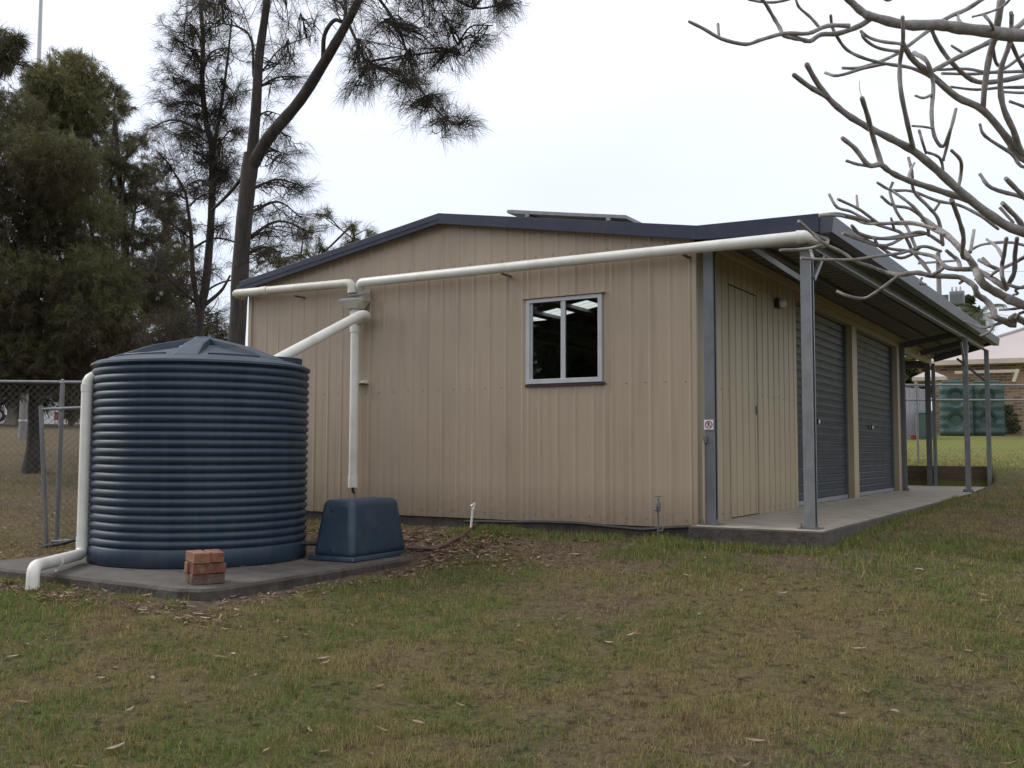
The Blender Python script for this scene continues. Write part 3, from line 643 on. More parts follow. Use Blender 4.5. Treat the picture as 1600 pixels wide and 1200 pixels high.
# ---------------------------------------------------------------- solar panel, sign
sol = thing('solar_panel', 'dark framed solar panels tilted up on the shed roof ridge', 'solar panel', (-1.85, 1.6, 2.9))
A_, B_ = np.array([-2.573, 1.0, 3.284]), np.array([-1.134, 1.0, 3.051])
off = np.array(sol.location)
for k in range(2):
    y0 = k*.84; u = (B_-A_)
    q = [A_-off+(0, y0, 0), B_-off+(0, y0, 0), B_-off+(0, y0+.82, 0), A_-off+(0, y0+.82, 0)]
    MB().prism(q, (0, 0, -.035)).build('frame', M['galv'], sol)
    q2 = [p+np.array((.02*(1 if i in (0, 3) else -1), .02*(1 if i < 2 else -1), .002)) for i, p in enumerate(q)]
    MB().prism(q2, (0, 0, .002)).build('cell_sheet', M['solar'], sol)
for t in (.18, .86):
    p = A_+(B_-A_)*t; zb = roofz(p[0])
    MB().beam(p-off+(0, .06, -.04), (p[0]-off[0]+.05, .08+1-off[1], zb-off[2]), .03, .05).build('leg', M['galv'], sol)
    MB().beam(p-off+(0, .0, -.05), p-off+(0, 1.62, -.05), .05, .03).build('rail', M['galv'], sol)
sg = thing('sign', 'small white square no-entry symbol sign on the galvanised corner post', 'sign', (.118, -.036, .857))
MB().box((-.042, -.003, -.042), (.042, .0, .042)).build('plate', M['signw'], sg)
rg = MB(); n = 24; v = []
for i in range(n):
    a = 2*math.pi*i/n
    for r_ in (.026, .034): v += [(r_*math.cos(a), -.0032, r_*math.sin(a)), (r_*math.cos(a), -.0048, r_*math.sin(a))]
for i in range(n):
    a, b = 4*i, 4*((i+1) % n); rg.f += [(a+1, a+3, b+3, b+1), (a, a+1, b+1, b), (a+3, a+2, b+2, b+3)]
rg.v = v; rg.prism([(-.023, -.0034, .018), (-.018, -.0034, .023), (.023, -.0034, -.018), (.018, -.0034, -.023)], (0, -.0012, 0))
rg.build('ring', M['signr'], sg)
fgm = MB()
for a, b in (((-.002, .018), (0, .0)), ((0, .002), (-.012, -.018)), ((0, .002), (.011, -.017)), ((-.014, .004), (.012, .012))):
    fgm.beam((a[0], -.0043, a[1]), (b[0], -.0043, b[1]), .005, .0012, (0, 1, 0))
fgm.lathe([(.004, 0), (.004, .001)], (0, 0, 0), 10); k = 20
for i in range(len(fgm.v)-k, len(fgm.v)): a, b, c = fgm.v[i]; fgm.v[i] = (-.001+a, -.0038-c, .022+b)
fgm.build('symbol', M['signk'], sg)

# ---------------------------------------------------------------- rain tank
tank = thing('rain_tank', 'large dark blue corrugated round water tank on a concrete pad', 'water tank', tuple(TC))
prof = [(.02, 0), (TR-.01, 0), (TR+.004, .012), (TR+.004, .13), (TR-.004, .150)]
nr, z0, z1 = 22, .155, 1.655; p = (z1-z0)/nr
for i in range(nr):
    for q in range(8):
        t = q/8; prof.append((TR-.016+.023*(math.sin(math.pi*t)**.75), z0+p*(i+t)))
prof += [(TR-.016, z1), (TR+.004, z1+.012), (TR+.016, z1+.022), (TR+.012, z1+.040), (TR-.03, z1+.062), (TR-.12, z1+.085), (.30, z1+.20), (.0, z1+.235)]
body = MB().lathe(prof[:-7], (0, 0, 0), 96).build('body', M['tank'], tank, True, sharp=70)
lid = MB().lathe(prof[-8:-1]+[(.28, z1+.22), (.06, z1+.235)], (0, 0, 0), 96).build('lid', M['tank'], tank, True, sharp=30)
for a in np.arange(0, 360, 60)+R(0):
    a = R(a-52); c_, s_ = math.cos(a), math.sin(a)
    def P(r, w, z): return (r*c_-w*s_, r*s_+w*c_, z)
    m = MB(); w0, w1 = .10, .13
    m.v = [P(.02, -w0, z1+.16), P(.02, w0, z1+.16), P(TR-.06, w1, z1+.04), P(TR-.06, -w1, z1+.04), P(.02, -w0+.03, z1+.325), P(.02, w0-.03, z1+.325), P(TR-.45, w1-.05, z1+.215), P(TR-.45, -w1+.05, z1+.215), P(TR-.13, w1-.03, z1+.095), P(TR-.13, -w1+.03, z1+.095)]
    m.f = [(0, 1, 2, 3), (4, 7, 6, 5), (7, 9, 8, 6), (0, 3, 9, 7), (0, 7, 4), (1, 6, 8), (1, 8, 2), (1, 5, 6), (0, 4, 5, 1), (3, 2, 8, 9)]
    m.build('lid_rib', M['tank'], tank, bevel=.012, seg=3)
for a in np.arange(0, 360, 60):
    a0 = R(a-52+30); m = MB(); pp = []
    for t in np.linspace(-.30, .30, 9):
        pp.append(((TR-.17)*math.cos(a0+t), (TR-.17)*math.sin(a0+t), z1+.105))
    m.tube(pp, .007, 6).build('lid_step', M['tank'], tank, True)
il = inl-TC
MB().lathe([(.23, il[2]-.22), (.23, il[2]-.02), (.235, il[2]+.015), (.215, il[2]+.02), (.205, il[2]-.0), (.205, il[2]-.03), (.02, il[2]-.045)], (il[0], il[1], 0), 40).build('inlet_ring', M['tank'], tank, True)
# overflow pipe
el = at(152, 588, 8.72)-TC; dn = at(137, 588, 8.55)-TC; lo = np.array([dn[0], dn[1], .075]); en = at(52, 887, 7.35)-TC; en[2] = .085
op = MB().tube(bent([tuple(el+(0.10, .06, 0)), tuple(dn), tuple(lo), tuple(en+(0, 0, .01)), (en[0], en[1], -.22)], .085), .047, 22).build('overflow_pipe', M['pvc'], tank, True)
MB().tube([tuple(dn+(0, 0, -.07)), tuple(dn+(0, 0, -.13))], .051, 22).build('pipe_socket', M['pvc'], op, True)
MB().tube([tuple(lo+(0, 0, .14)), tuple(lo+(0, 0, .06))], .051, 22).build('pipe_socket', M['pvc'], op, True)
MB().tube([(en[0], en[1], -.06), (en[0], en[1], -.12)], .051, 22).build('pipe_socket', M['pvc'], op, True)
MB().tube([tuple(el+(.07, .04, 0)), tuple(el+(.03, .02, 0))], .060, 22).build('seal_ring', M['beige'], op, True)
md = lo*.45+en*.55; dr = (en-lo); dr[2] = 0; dr /= np.linalg.norm(dr)
MB().tube([tuple(md-dr*.012), tuple(md+dr*.012)], .054, 22).tube([tuple(md-(0, 0, .05)), (md[0], md[1], -.0)], .012, 10).build('saddle_clip', M['pvc'], op, True)

# ---------------------------------------------------------------- pump cover
pc = thing('pump_cover', 'tapered dark blue plastic pump cover beside the water tank', 'pump cover', (-2.73, -1.22, -.33), R(3))
m = MB(); a, b, c, d, h = .225, .415, .165, .345, .525
m.v = [(-a, -b, .03), (a, -b, .03), (a, b, .03), (-a, b, .03), (-c, -d, h), (c, -d, h), (c, d, h), (-c, d, h)]
m.f = [(0, 3, 2, 1), (4, 5, 6, 7), (0, 1, 5, 4), (1, 2, 6, 5), (2, 3, 7, 6), (3, 0, 4, 7)]
m.build('hood', M['cover'], pc, True, bevel=.055, seg=5, sharp=60)
fl = MB(); fl.v = [(-a-.022, -b-.022, 0), (a+.022, -b-.022, 0), (a+.022, b+.022, 0), (-a-.022, b+.022, 0), (-a-.012, -b-.012, .045), (a+.012, -b-.012, .045), (a+.012, b+.012, .045), (-a-.012, b+.012, .045)]; fl.f = m.f
fl.build('flange', M['cover'], pc, True, bevel=.014, seg=3)
for q in ((-.05, .43), (-.02, .10)):
    yq = -b+(b-d)*(q[1]-.03)/(h-.03); hm = MB().lathe([(.012, 0), (.012, .006)], (0, 0, 0), 10); hm.v = [(q[0]+x, yq-.004-z, q[1]+y) for x, y, z in hm.v]; hm.build('vent_hole', M['signk'], pc)

# ---------------------------------------------------------------- bricks on the corner of the pad
th = R(60); bx_, by_ = -2.455, -3.30
def brickobj(u, v, z, rot, m, lab):
    x = bx_+u*math.cos(th)-v*math.sin(th); y = by_+u*math.sin(th)+v*math.cos(th)
    o = MB().box((-.115, -.055, 0), (.115, .055, .074)).build('brick', M[m], None, bevel=.006)
    # chip the corners a little
    for vv in o.data.vertices: vv.co += Vector([random.uniform(-.004, .004) for _ in range(3)])
    o.location = (x, y, z); o.rotation_euler = (0, 0, th+rot); tag(o, lab, 'brick', 'bricks stacked on the corner of the tank pad'); return o
zb = -.329
brickobj(.06, .055, zb, .0, 'brick3', 'stained brown brick at the bottom front of the stack on the tank pad')
brickobj(.06, .17, zb, .0, 'brick3', 'bottom brick at the back of the stack, nearest the tank')
brickobj(.065, .05, zb+.075, .03, 'brick', 'bright red brick in the middle layer facing the lawn')
brickobj(.045, .165, zb+.075, -.03, 'brick2', 'pale ended brick in the middle layer on the tank side')
brickobj(.0, .10, zb+.150, R(90)+.08, 'brick2', 'orange worn brick on the top left of the stack')
brickobj(.115, .10, zb+.150, R(90)-.06, 'brick', 'red brick on the top right of the stack')

# ---------------------------------------------------------------- taps and hoses
def wobble(pts, n, amp, z=False):
    P = np.array(pts, float); t = np.linspace(0, len(P)-1, n); o = []
    for q in t:
        i = min(int(q), len(P)-2); f = q-i; f2 = f*f*(3-2*f)*.4+f*.6; p = P[i]*(1-f2)+P[i+1]*f2
        o.append(p+np.array([random.uniform(-amp, amp), random.uniform(-amp, amp), random.uniform(-amp, amp)*.4]))
    return o
h1 = MB().tube(wobble([(-2.35, -.10, -.065), (-1.6, -.09, -.04), (-1.2, -.08, -.03), (-.5, -.07, -.065), (-.12, -.08, -.025), (.03, -.14, -.01)], 26, .006), .017, 8).build('hose', M['black'], None, True)
tag(h1, 'black poly hose sagging along the base of the shed gable wall', 'hose')
h2 = MB().tube(wobble([(-2.50, -.86, -.26), (-2.25, -.72, -.27), (-2.15, -.45, -.17), (-2.2, -.15, -.08)], 18, .006), .020, 8).build('hose', M['brownhose'], None, True)
tag(h2, 'brown hose running from the pump cover up to the shed wall', 'hose')
h3 = MB().tube([(-3.1, -1.6, -.20), (-2.95, -1.4, -.21), (-2.8, -1.35, -.22)], .018, 8).build('hose', M['black'], None, True)
tag(h3, 'short black pipe between the tank and the pump cover', 'pipe')
sp = thing('standpipe', 'thin white plastic standpipe leaning in front of the shed wall', 'standpipe', (-2.17, -.27, -.2))
MB().tube([(-.02, -.02, -.05), (.0, .0, .15), (.012, .01, .31)], .011, 8).build('pipe', M['pvc'], sp, True)
MB().tube([(.0, -.01, .30), (.03, .01, .335), (.02, .0, .27)], .013, 8).build('head', M['pvc'], sp, True)
tp = thing('garden_tap', 'grey garden tap on a standing pipe near the shed corner', 'tap', (-.30, -.17, -.16))
MB().tube([(0, 0, -.05), (0, 0, .38)], .009, 8).build('riser', M['galv_dark'], tp, True)
MB().tube([(0, 0, .27), (0, 0, .33), (0, 0, .36)], [.022, .024, .01], 10).tube([(0, 0, .31), (.0, -.05, .31), (0, -.06, .28)], .011, 8).build('tap_body', M['galv_dark'], tp, True)
MB().beam((-.03, 0, .395), (.03, 0, .395), .009, .009).build('handle', M['galv_dark'], tp)
MB().tube([(0, 0, .1), (.05, -.01, .11), (.06, -.01, .14)], .006, 6).build('bracket', M['galv_dark'], tp, True)

# ---------------------------------------------------------------- retaining boards at the far end of the bay
rw = thing('retaining_wall', 'low dark timber retaining boards across the far end of the open bay', 'retaining wall', (0, 12.5, 0))
for k in range(2):
    xx = -5.4
    while xx < 1.0:
        x2 = min(xx+2.13, 1.05)
        MB().box((xx+.004, -.025+random.uniform(-.004, .004), .002+.19*k), (x2-.004, .025, .187+.19*k)).build('board', M['timber'], rw, bevel=.004); xx = x2
sill = MB()

# ---------------------------------------------------------------- fences
def chain(name, a, b, h, z0f, mesh_pitch=.055, rw_=.0016, parent=None):
    a = np.array(a[:2]); b = np.array(b[:2]); L_ = np.linalg.norm(b-a); d = (b-a)/L_
    V = []; Fc = []; step = mesh_pitch*math.sqrt(2)
    def wire(s0, t0, s1, t1):
        p = np.array([*(a+d*s0), z0f(s0)+t0]); q = np.array([*(a+d*s1), z0f(s1)+t1]); T = (q-p)/np.linalg.norm(q-p)
        X = np.array([-d[1], d[0], 0]); Y = np.cross(T, X); n0 = len(V)
        for c in (p, q):
            for k in range(3):
                an = 2*math.pi*k/3; V.append(c+rw_*(math.cos(an)*X+math.sin(an)*Y))
        for k in range(3): Fc.append((n0+k, n0+(k+1) % 3, n0+3+(k+1) % 3, n0+3+k))
    s = -h
    while s < L_:
        for sgn in (1, -1):
            s0, s1 = s, s+h; t0, t1 = (0, h) if sgn == 1 else (h, 0)
            if s0 < 0: t0 += (t1-t0)*(-s0)/h; s0 = 0
            if s1 > L_: t1 -= (t1-t0)*(s1-L_)/(s1-s0); s1 = L_
            if s1-s0 > .02: wire(s0, t0, s1, t1)
        s += step
    return tag(np_mesh(name, V, Fc, M['wire'], None, parent), kind='stuff')
FL0 = at(-260, 597, 11.6); FL1 = np.array([-5.62, .05, 1.38]); P88 = at(88, 848, 11.4)
def flerp(x):                          # fence line through P88
    return P88+(FL1-P88)*x
fn = thing('chain_link_fence', 'chain-link fence with a pipe top rail left of the water tank', 'fence', (P88[0], P88[1], P88[2]))
O = np.array(fn.location)
ftop = at(98, 597, 11.4)
dirF = (AR*1.0+AF*.08); dirF[2] = 0; dirF /= np.linalg.norm(dirF)
lft = ftop-dirF*3.5; rgt = ftop+dirF*1.9; lft[2] = rgt[2] = ftop[2]
MB().tube([tuple(lft-O), tuple(rgt-O)], .018, 10).build('top_rail', M['galv'], fn, True)
top98 = ftop
MB().tube([tuple(np.array([P88[0], P88[1], P88[2]-.2])-O), tuple(ftop+(0, 0, .02)-O)], .026, 10).build('fence_post', M['galv'], fn, True)
MB().tube([tuple(ftop-O+(0, 0, .035)), tuple(ftop-O-(0, 0, .01))], [.012, .034], 10).build('post_cap', M['galv'], fn, True)
for s in (-3.3,): q = ftop+dirF*s; MB().tube([tuple(np.array([q[0], q[1], gzz(q[0], q[1])-.2])-O), tuple(np.array([q[0], q[1], ftop[2]])-O)], .026, 10).build('fence_post', M['galv'], fn, True)
ch = chain('chain_mesh', lft-O, rgt-O, 1.78, lambda s: P88[2]-O[2]+.02, parent=fn)
gtb = at(73, 858, 11.15); gt_t = at(64, 634, 11.15)
gate = thing('gate', 'leaning galvanised pipe gate leaf standing open against the chain-link fence', 'gate', tuple(gtb))
O2 = np.array(gtb); gr = gt_t+dirF*1.25; gr[2] = gt_t[2]+.02
MB().tube([(0, 0, -.03), tuple(gt_t-O2)], .024, 10).build('gate_post', M['galv'], gate, True)
MB().tube([tuple(gt_t-O2-(0, 0, .04)), tuple(gr-O2-(0, 0, .0))], .018, 10).build('top_rail', M['galv'], gate, True)
MB().tube([tuple(gt_t-O2+dirF*.19-(0, 0, .036)), tuple(gt_t-O2+dirF*.23-(0, 0, .036))], .026, 10).build('hinge', M['galv'], gate, True)
MB().tube([tuple(dirF*.05+(0, 0, .08)), tuple(gr-O2+(0, 0, -1.45))], .018, 10).build('bottom_rail', M['galv'], gate, True)
chain('chain_mesh', gt_t-O2, gr-O2, 1.45, lambda s: .09, parent=gate)
lg_ = MB().tube(wobble([at(60, 856, 11.1), at(90, 850, 11.0), at(125, 842, 10.8)], 9, .01), .02, 8).build('pipe_offcut', M['black'], None, True)
tag(lg_, 'black pipe length lying at the foot of the gate', 'pipe')

RA, RB_ = at(1330, 601, 21.5), at(1760, 602, 21.5)
rfz = RA[2]; rf = thing('chain_link_fence', 'long chain-link boundary fence with two pipe rails across the far lawn', 'fence', (RA[0], RA[1], gzz(RA[0], RA[1])))
O = np.array(rf.location); RB_[2] = rfz
MB().tube([tuple(RA-O), tuple(RB_-O)], .020, 8).build('top_rail', M['galv'], rf, True)
dm = at(1500, 625, 21.5)[2]
MB().tube([(0, 0, dm-O[2]), tuple(np.array([RB_[0], RB_[1], dm])-O)], .020, 8).build('middle_rail', M['galv'], rf, True)
for xp in (1432, 1640): q = at(xp, 602, 21.5); MB().tube([tuple(np.array([q[0], q[1], gzz(q[0], q[1])-.2])-O), tuple(np.array([q[0], q[1], rfz+.04])-O)], .024, 8).build('fence_post', M['galv'], rf, True)
chain('chain_mesh', RA-O, RB_-O, rfz-gzz(*at(1500, 602, 21.5)[:2]), lambda s: -(rfz-gzz(*at(1500, 602, 21.5)[:2]))+rfz-O[2], .07, parent=rf)

# ---------------------------------------------------------------- far right: house, tanks, bin, sheet fence, pole
HX = np.array(at(1600, 600, 41)-at(1462, 600, 41)); HX[2] = 0; HX = HX/np.linalg.norm(HX); hang = math.atan2(HX[1], HX[0])-R(25)
hl = at(1470, 676, 41.5); hz = gzz(hl[0], hl[1])-.05
hs = thing('brick_house', 'mottled brick house with a pinkish hip roof beyond the boundary fence', 'house', (hl[0], hl[1], hz), hang)
WH = at(1500, 571, 41.5)[2]-hz
MB().box((-.2, 0, -.4), (16, 9, WH)).build('wall', M['house'], hs)
MB().box((-.9, -.62, WH-.02), (16.6, -.5, WH+.17)).build('gutter', M['beige'], hs)
MB().box((-.9, -.5, WH-.02), (-.78, 9.4, WH+.17)).box((-.77, -.49, WH-.04), (16.6, -.0, WH-.01)).build('eave', M['beige'], hs)
rf_ = MB(); rs = 2.0; rf_.v = [(-.78, -.55, WH+.15), (16.6, -.55, WH+.15), (16.6, 9.5, WH+.15), (-.78, 9.5, WH+.15), (4.2, 4.5, WH+.15+rs), (11.6, 4.5, WH+.15+rs)]
rf_.f = [(0, 1, 5, 4), (1, 2, 5), (2, 3, 4, 5), (3, 0, 4)]; rfo = rf_.build('roof', M['roof_pink'], hs)
MB().beam((-.78, -.55, WH+.18), (4.2, 4.5, WH+.18+rs), .22, .08).build('hip_cap', M['roof_pink'], rfo)
dpz = at(1500, 583, 41)[2]-hz
MB().beam((.6, -.75, dpz), (2.9, -.75, dpz), .12, .12).beam((2.9, -.75, dpz+.05), (2.72, -.85, dpz-.45), .13, .13, (0, 1, 0)).build('downpipe', M['beige'], hs)
pv = thing('pavilion', 'small open pavilion with a pale pyramid roof left of the brick house', 'pavilion', tuple(at(1455, 676, 40.3)*np.array([1, 1, 0])+np.array([0, 0, hz])), hang)
pz = at(1455, 590, 40.3)[2]-hz; pt = at(1455, 577, 40.3)[2]-hz
m = MB(); m.v = [(-.62, -.6, pz), (.62, -.6, pz), (.62, .6, pz), (-.62, .6, pz), (0, 0, pt)]; m.f = [(0, 1, 4), (1, 2, 4), (2, 3, 4), (3, 0, 4), (0, 3, 2, 1)]; m.build('roof', M['roof_pink'], pv)
MB().box((-.64, -.62, pz-.14), (.64, .62, pz-.005)).build('fascia', M['beige'], pv)
for q in ((-.5, -.5), (.5, -.5), (.5, .5), (-.5, .5)): MB().box((q[0]-.05, q[1]-.05, -.1), (q[0]+.05, q[1]+.05, pz-.145)).build('post', M['beige'], pv)
# two slimline green tanks with pillow dimples
tw = (at(1568, 640, 39.2)-at(1470, 640, 39.2)); tw = float(np.linalg.norm(tw))/2; 
tz1 = at(1510, 598, 39.2)[2]; 
for k, lab in ((0, 'left one of two green slimline tanks against the brick house'), (1, 'right one of two green slimline tanks beside the house wall')):
    q = at(1470+24.5+49*k, 672, 39.2); tz0 = gzz(q[0], q[1])-.05; H_ = tz1-tz0
    t_ = thing('slimline_tank', lab, 'water tank', (q[0], q[1], tz0), hang, 'green slimline tanks by the brick house')
    nxx, nzz = 28, 36; V = []; 
    for j in range(nzz+1):
        for i in range(nxx+1):
            u, v = i/nxx, j/nzz; dd = 0
            for (cu, cv) in ((.5, .30), (.5, .72)):
                rr = math.hypot((u-cu)*1.3, (v-cv)*1.9); dd = max(dd, (1-min(rr/.34, 1))**.8)
            dep = -.30+.30*dd+.018*math.cos(v*40)+.14*(abs(2*u-1)**8)+.12*(abs(2*v-1)**14)
            V.append(((u-.5)*tw*.985, dep, v*H_))
    fc = [(j*(nxx+1)+i, j*(nxx+1)+i+1, (j+1)*(nxx+1)+i+1, (j+1)*(nxx+1)+i) for j in range(nzz) for i in range(nxx)]
    MB().add(V, fc).build('front_shell', M['green_tank'], t_, True)
    MB().box((-tw*.49, -.15, 0), (tw*.49, .45, H_-.03)).box((-tw*.40, -.2, H_-.03), (tw*.40, .4, H_+.08)).build('body', M['green_tank'], t_, bevel=.05)
    MB().lathe([(.17, 0), (.17, .07), (.05, .09)], (0, .1, H_+.08), 20).build('lid', M['green_tank'], t_)
q0, q1 = at(1395, 676, 37.5), at(1447, 676, 37.5); ft = at(1415, 603, 37.5)[2]
sfz = gzz(q0[0], q0[1]); sf = thing('sheet_fence', 'pale grey ribbed sheet fence panel beside the green bin', 'fence', (q0[0], q0[1], sfz), math.atan2(q1[1]-q0[1], q1[0]-q0[0]))
Lf = float(np.linalg.norm(q1[:2]-q0[:2])); n = 7
for i in range(n):
    a = Lf*i/n; w = Lf/n; hh = ft-sfz-.06*i/n*2
    MB().prism([(a, 0, -.2), (a+w*.7, 0, -.2), (a+w*.76, -.03, -.2), (a+w*.94, -.03, -.2), (a+w*.995, 0, -.2), (a+w*.995, .02, -.2), (a, .02, -.2)], (0, 0, hh+.2)).build('panel', M['colorbond'], sf)
MB().box((-.02, -.02, ft-sfz), (Lf, .04, ft-sfz+.04)).build('top_rail', M['colorbond'], sf)
bq = at(1446, 676, 36.8); bz = gzz(bq[0], bq[1]); bh = at(1446, 644, 36.8)[2]-bz
bn = thing('wheelie_bin', 'dark green wheelie bin between the grey sheet fence and the tanks', 'bin', (bq[0], bq[1], bz), hang)
bw = .30; m = MB(); m.v = [(-bw*.8, -.26, .06), (bw*.8, -.26, .06), (bw*.8, .26, .06), (-bw*.8, .26, .06), (-bw, -.33, bh-.06), (bw, -.33, bh-.06), (bw, .33, bh-.06), (-bw, .33, bh-.06)]
m.f = [(0, 3, 2, 1), (4, 5, 6, 7), (0, 1, 5, 4), (1, 2, 6, 5), (2, 3, 7, 6), (3, 0, 4, 7)]; m.build('body', M['binm'], bn, bevel=.02)
m = MB(); m.prism([(-bw-.03, -.37, bh-.05), (-bw-.03, .37, bh-.05), (-bw-.03, .34, bh+.03), (-bw-.03, -.30, bh+.05)], (2*bw+.06, 0, 0)); m.build('lid', M['binm'], bn, bevel=.01)
for s in (-1, 1):
    w_ = MB().lathe([(.09, -.02), (.10, 0), (.10, .03), (.09, .05)], (0, 0, 0), 16); w_.v = [(s*bw*.9+z, .28+x, .10+y) for x, y, z in w_.v]; w_.build('wheel', M['tyre'], bn)
bu = thing('bucket', 'small red tub at the foot of the grey sheet fence', 'tub', tuple(at(1428, 675, 36.5)*np.array([1, 1, 0])+np.array([0, 0, gzz(*at(1428, 675, 36.5)[:2])])))
MB().lathe([(.11, 0), (.15, .13), (.16, .15), (.14, .15), (.10, .03)], (0, 0, 0), 16).build('tub_body', M['red'], bu); MB().lathe([(.15, .0), (.165, .0), (.165, .015), (.15, .015)], (0, 0, .145), 16).build('rim', M['red'], bu)
# power pole with transformer
pq = at(1470, 560, 58); pg = gzz(pq[0], pq[1]); pp_ = thing('power_pole', 'grey timber power pole with a transformer behind the awning roof', 'power pole', (pq[0], pq[1], pg), hang)
ptop = at(1470, 392, 58)[2]-pg
MB().tube([(0, 0, -.5), (0, 0, ptop)], [.17, .13], 12).build('pole', M['wood_pole'], pp_, True)
tz = at(1490, 468, 58)[2]-pg; k = 58/FPX
tr = MB().box((.55, -.45, tz-.35), (1.35, .35, tz+.42)).build('transformer', M['galv'], pp_, bevel=.05)
for i in range(3): MB().lathe([(.05, 0), (.07, .06), (.04, .1), (.07, .15), (.04, .2), (.06, .24), (.02, .3)], (.7+.22*i, -.1, tz+.43), 10).build('insulator', M['white_wall'], tr)
for i in range(6): MB().box((.56+.13*i, -.56, tz-.25), (.59+.13*i, -.46, tz+.3)).build('cooling_fin', M['galv'], tr)
MB().box((.0, -.1, tz-.45), (1.3, .1, tz-.37)).box((.1, -.3, tz-.05), (.5, .0, tz+.25)).build('bracket', M['galv_dark'], pp_)
MB().beam((-1.1, -.18, ptop-.6), (1.1, -.18, ptop-.6), .10, .12).build('crossarm', M['wood_pole'], pp_)
def wire_obj(a, b, sag, lab, r=.014):
    a = np.array(a); b = np.array(b); pts = [a+(b-a)*t-np.array([0, 0, sag*4*t*(1-t)]) for t in np.linspace(0, 1, 13)]
    o = MB().tube(pts, r, 5).build('power_line', M['farwire'], None); tag(o, lab, 'power line')
wire_obj(at(1470, 415, 58), at(1900, 360, 40), .9, 'thin overhead wire running right from the pole crossarm', .01)
wire_obj(at(1470, 468, 58), at(1800, 500, 50), .6, 'overhead wire just above the pink house roof', .01)
wire_obj(at(1540, 524, 60), at(1800, 519, 60), .1, 'lowest overhead wire right of the yellow-green tree', .012)
# left: light mast, bollard pole, far building, sign, car
mq = at(40, 660, 62); mg = gzz(mq[0], mq[1]); lm = thing('light_mast', 'tall pale grey light mast rising above the trees at the left edge', 'light mast', (mq[0], mq[1], mg), 0)
mt = at(41, -60, 62)[2]-mg
MB().tube([(0, 0, -.5), (0, 0, mt*.80), (0, 0, mt*.80), (0, 0, mt)], [.22, .16, .13, .10], 12).build('mast', M['alu'], lm, True)
for dz in (.0, .35): MB().box((-1.2, -.1, mt-.3+dz), (1.2, .1, mt-.15+dz)).build('lamp_bar', M['alu'], lm)
pq = at(37, 692, 33); qg = gzz(pq[0], pq[1]); pk = thing('park_post', 'stout grey timber post with a pale ring beside the dark trunk', 'post', (pq[0], pq[1], qg))
ph = at(38, 610, 33)[2]-qg
MB().tube([(0, 0, -.3), (0, 0, ph+1.5)], [.17, .15], 14).build('shaft', M['wood_pole'], pk, True)
MB().tube([(0, 0, ph*.36), (0, 0, ph*.36+.06)], .18, 14).build('ring', M['white_wall'], pk, True)
bl, br = at(-160, 655, 62), at(132, 655, 62); bg = gzz(bl[0], bl[1])
fb = thing('low_building', 'long low pale building across the road behind the left trees', 'building', (bl[0], bl[1], bg), math.atan2(br[1]-bl[1], br[0]-bl[0]))
Lb = float(np.linalg.norm(br[:2]-bl[:2])); hb = at(0, 606, 62)[2]-bg
MB().box((0, 0, -1), (Lb, 6, hb)).build('wall', M['white_wall'], fb)
MB().box((-.4, -.5, hb+.01), (Lb+.4, 6.4, hb+.22)).build('roof', M['galv_dark'], fb)
for i in range(5): 
    w_ = MB().box((1.2+i*2.4, -.05, hb*.42), (2.2+i*2.4, -.01, hb*.75)).build('window', M['alu'], fb); MB().box((1.27+i*2.4, -.06, hb*.45), (2.13+i*2.4, -.052, hb*.72)).build('pane', M['solar'], w_)
sq = at(88, 668, 54); sgz = gzz(sq[0], sq[1]); rs_ = thing('road_sign', 'small orange-red board on short legs by the far road', 'sign', (sq[0], sq[1], sgz), math.atan2(AR[1], AR[0]))
zz = at(88, 650, 54)[2]-sgz
MB().box((-.13, -.02, zz-.22), (.13, .02, zz+.22)).build('board', M['red'], rs_); MB().box((-.1, -.02, -.1), (-.06, .02, zz-.22)).build('leg', M['galv'], rs_); MB().box((.06, -.02, -.1), (.1, .02, zz-.22)).build('leg', M['galv'], rs_)
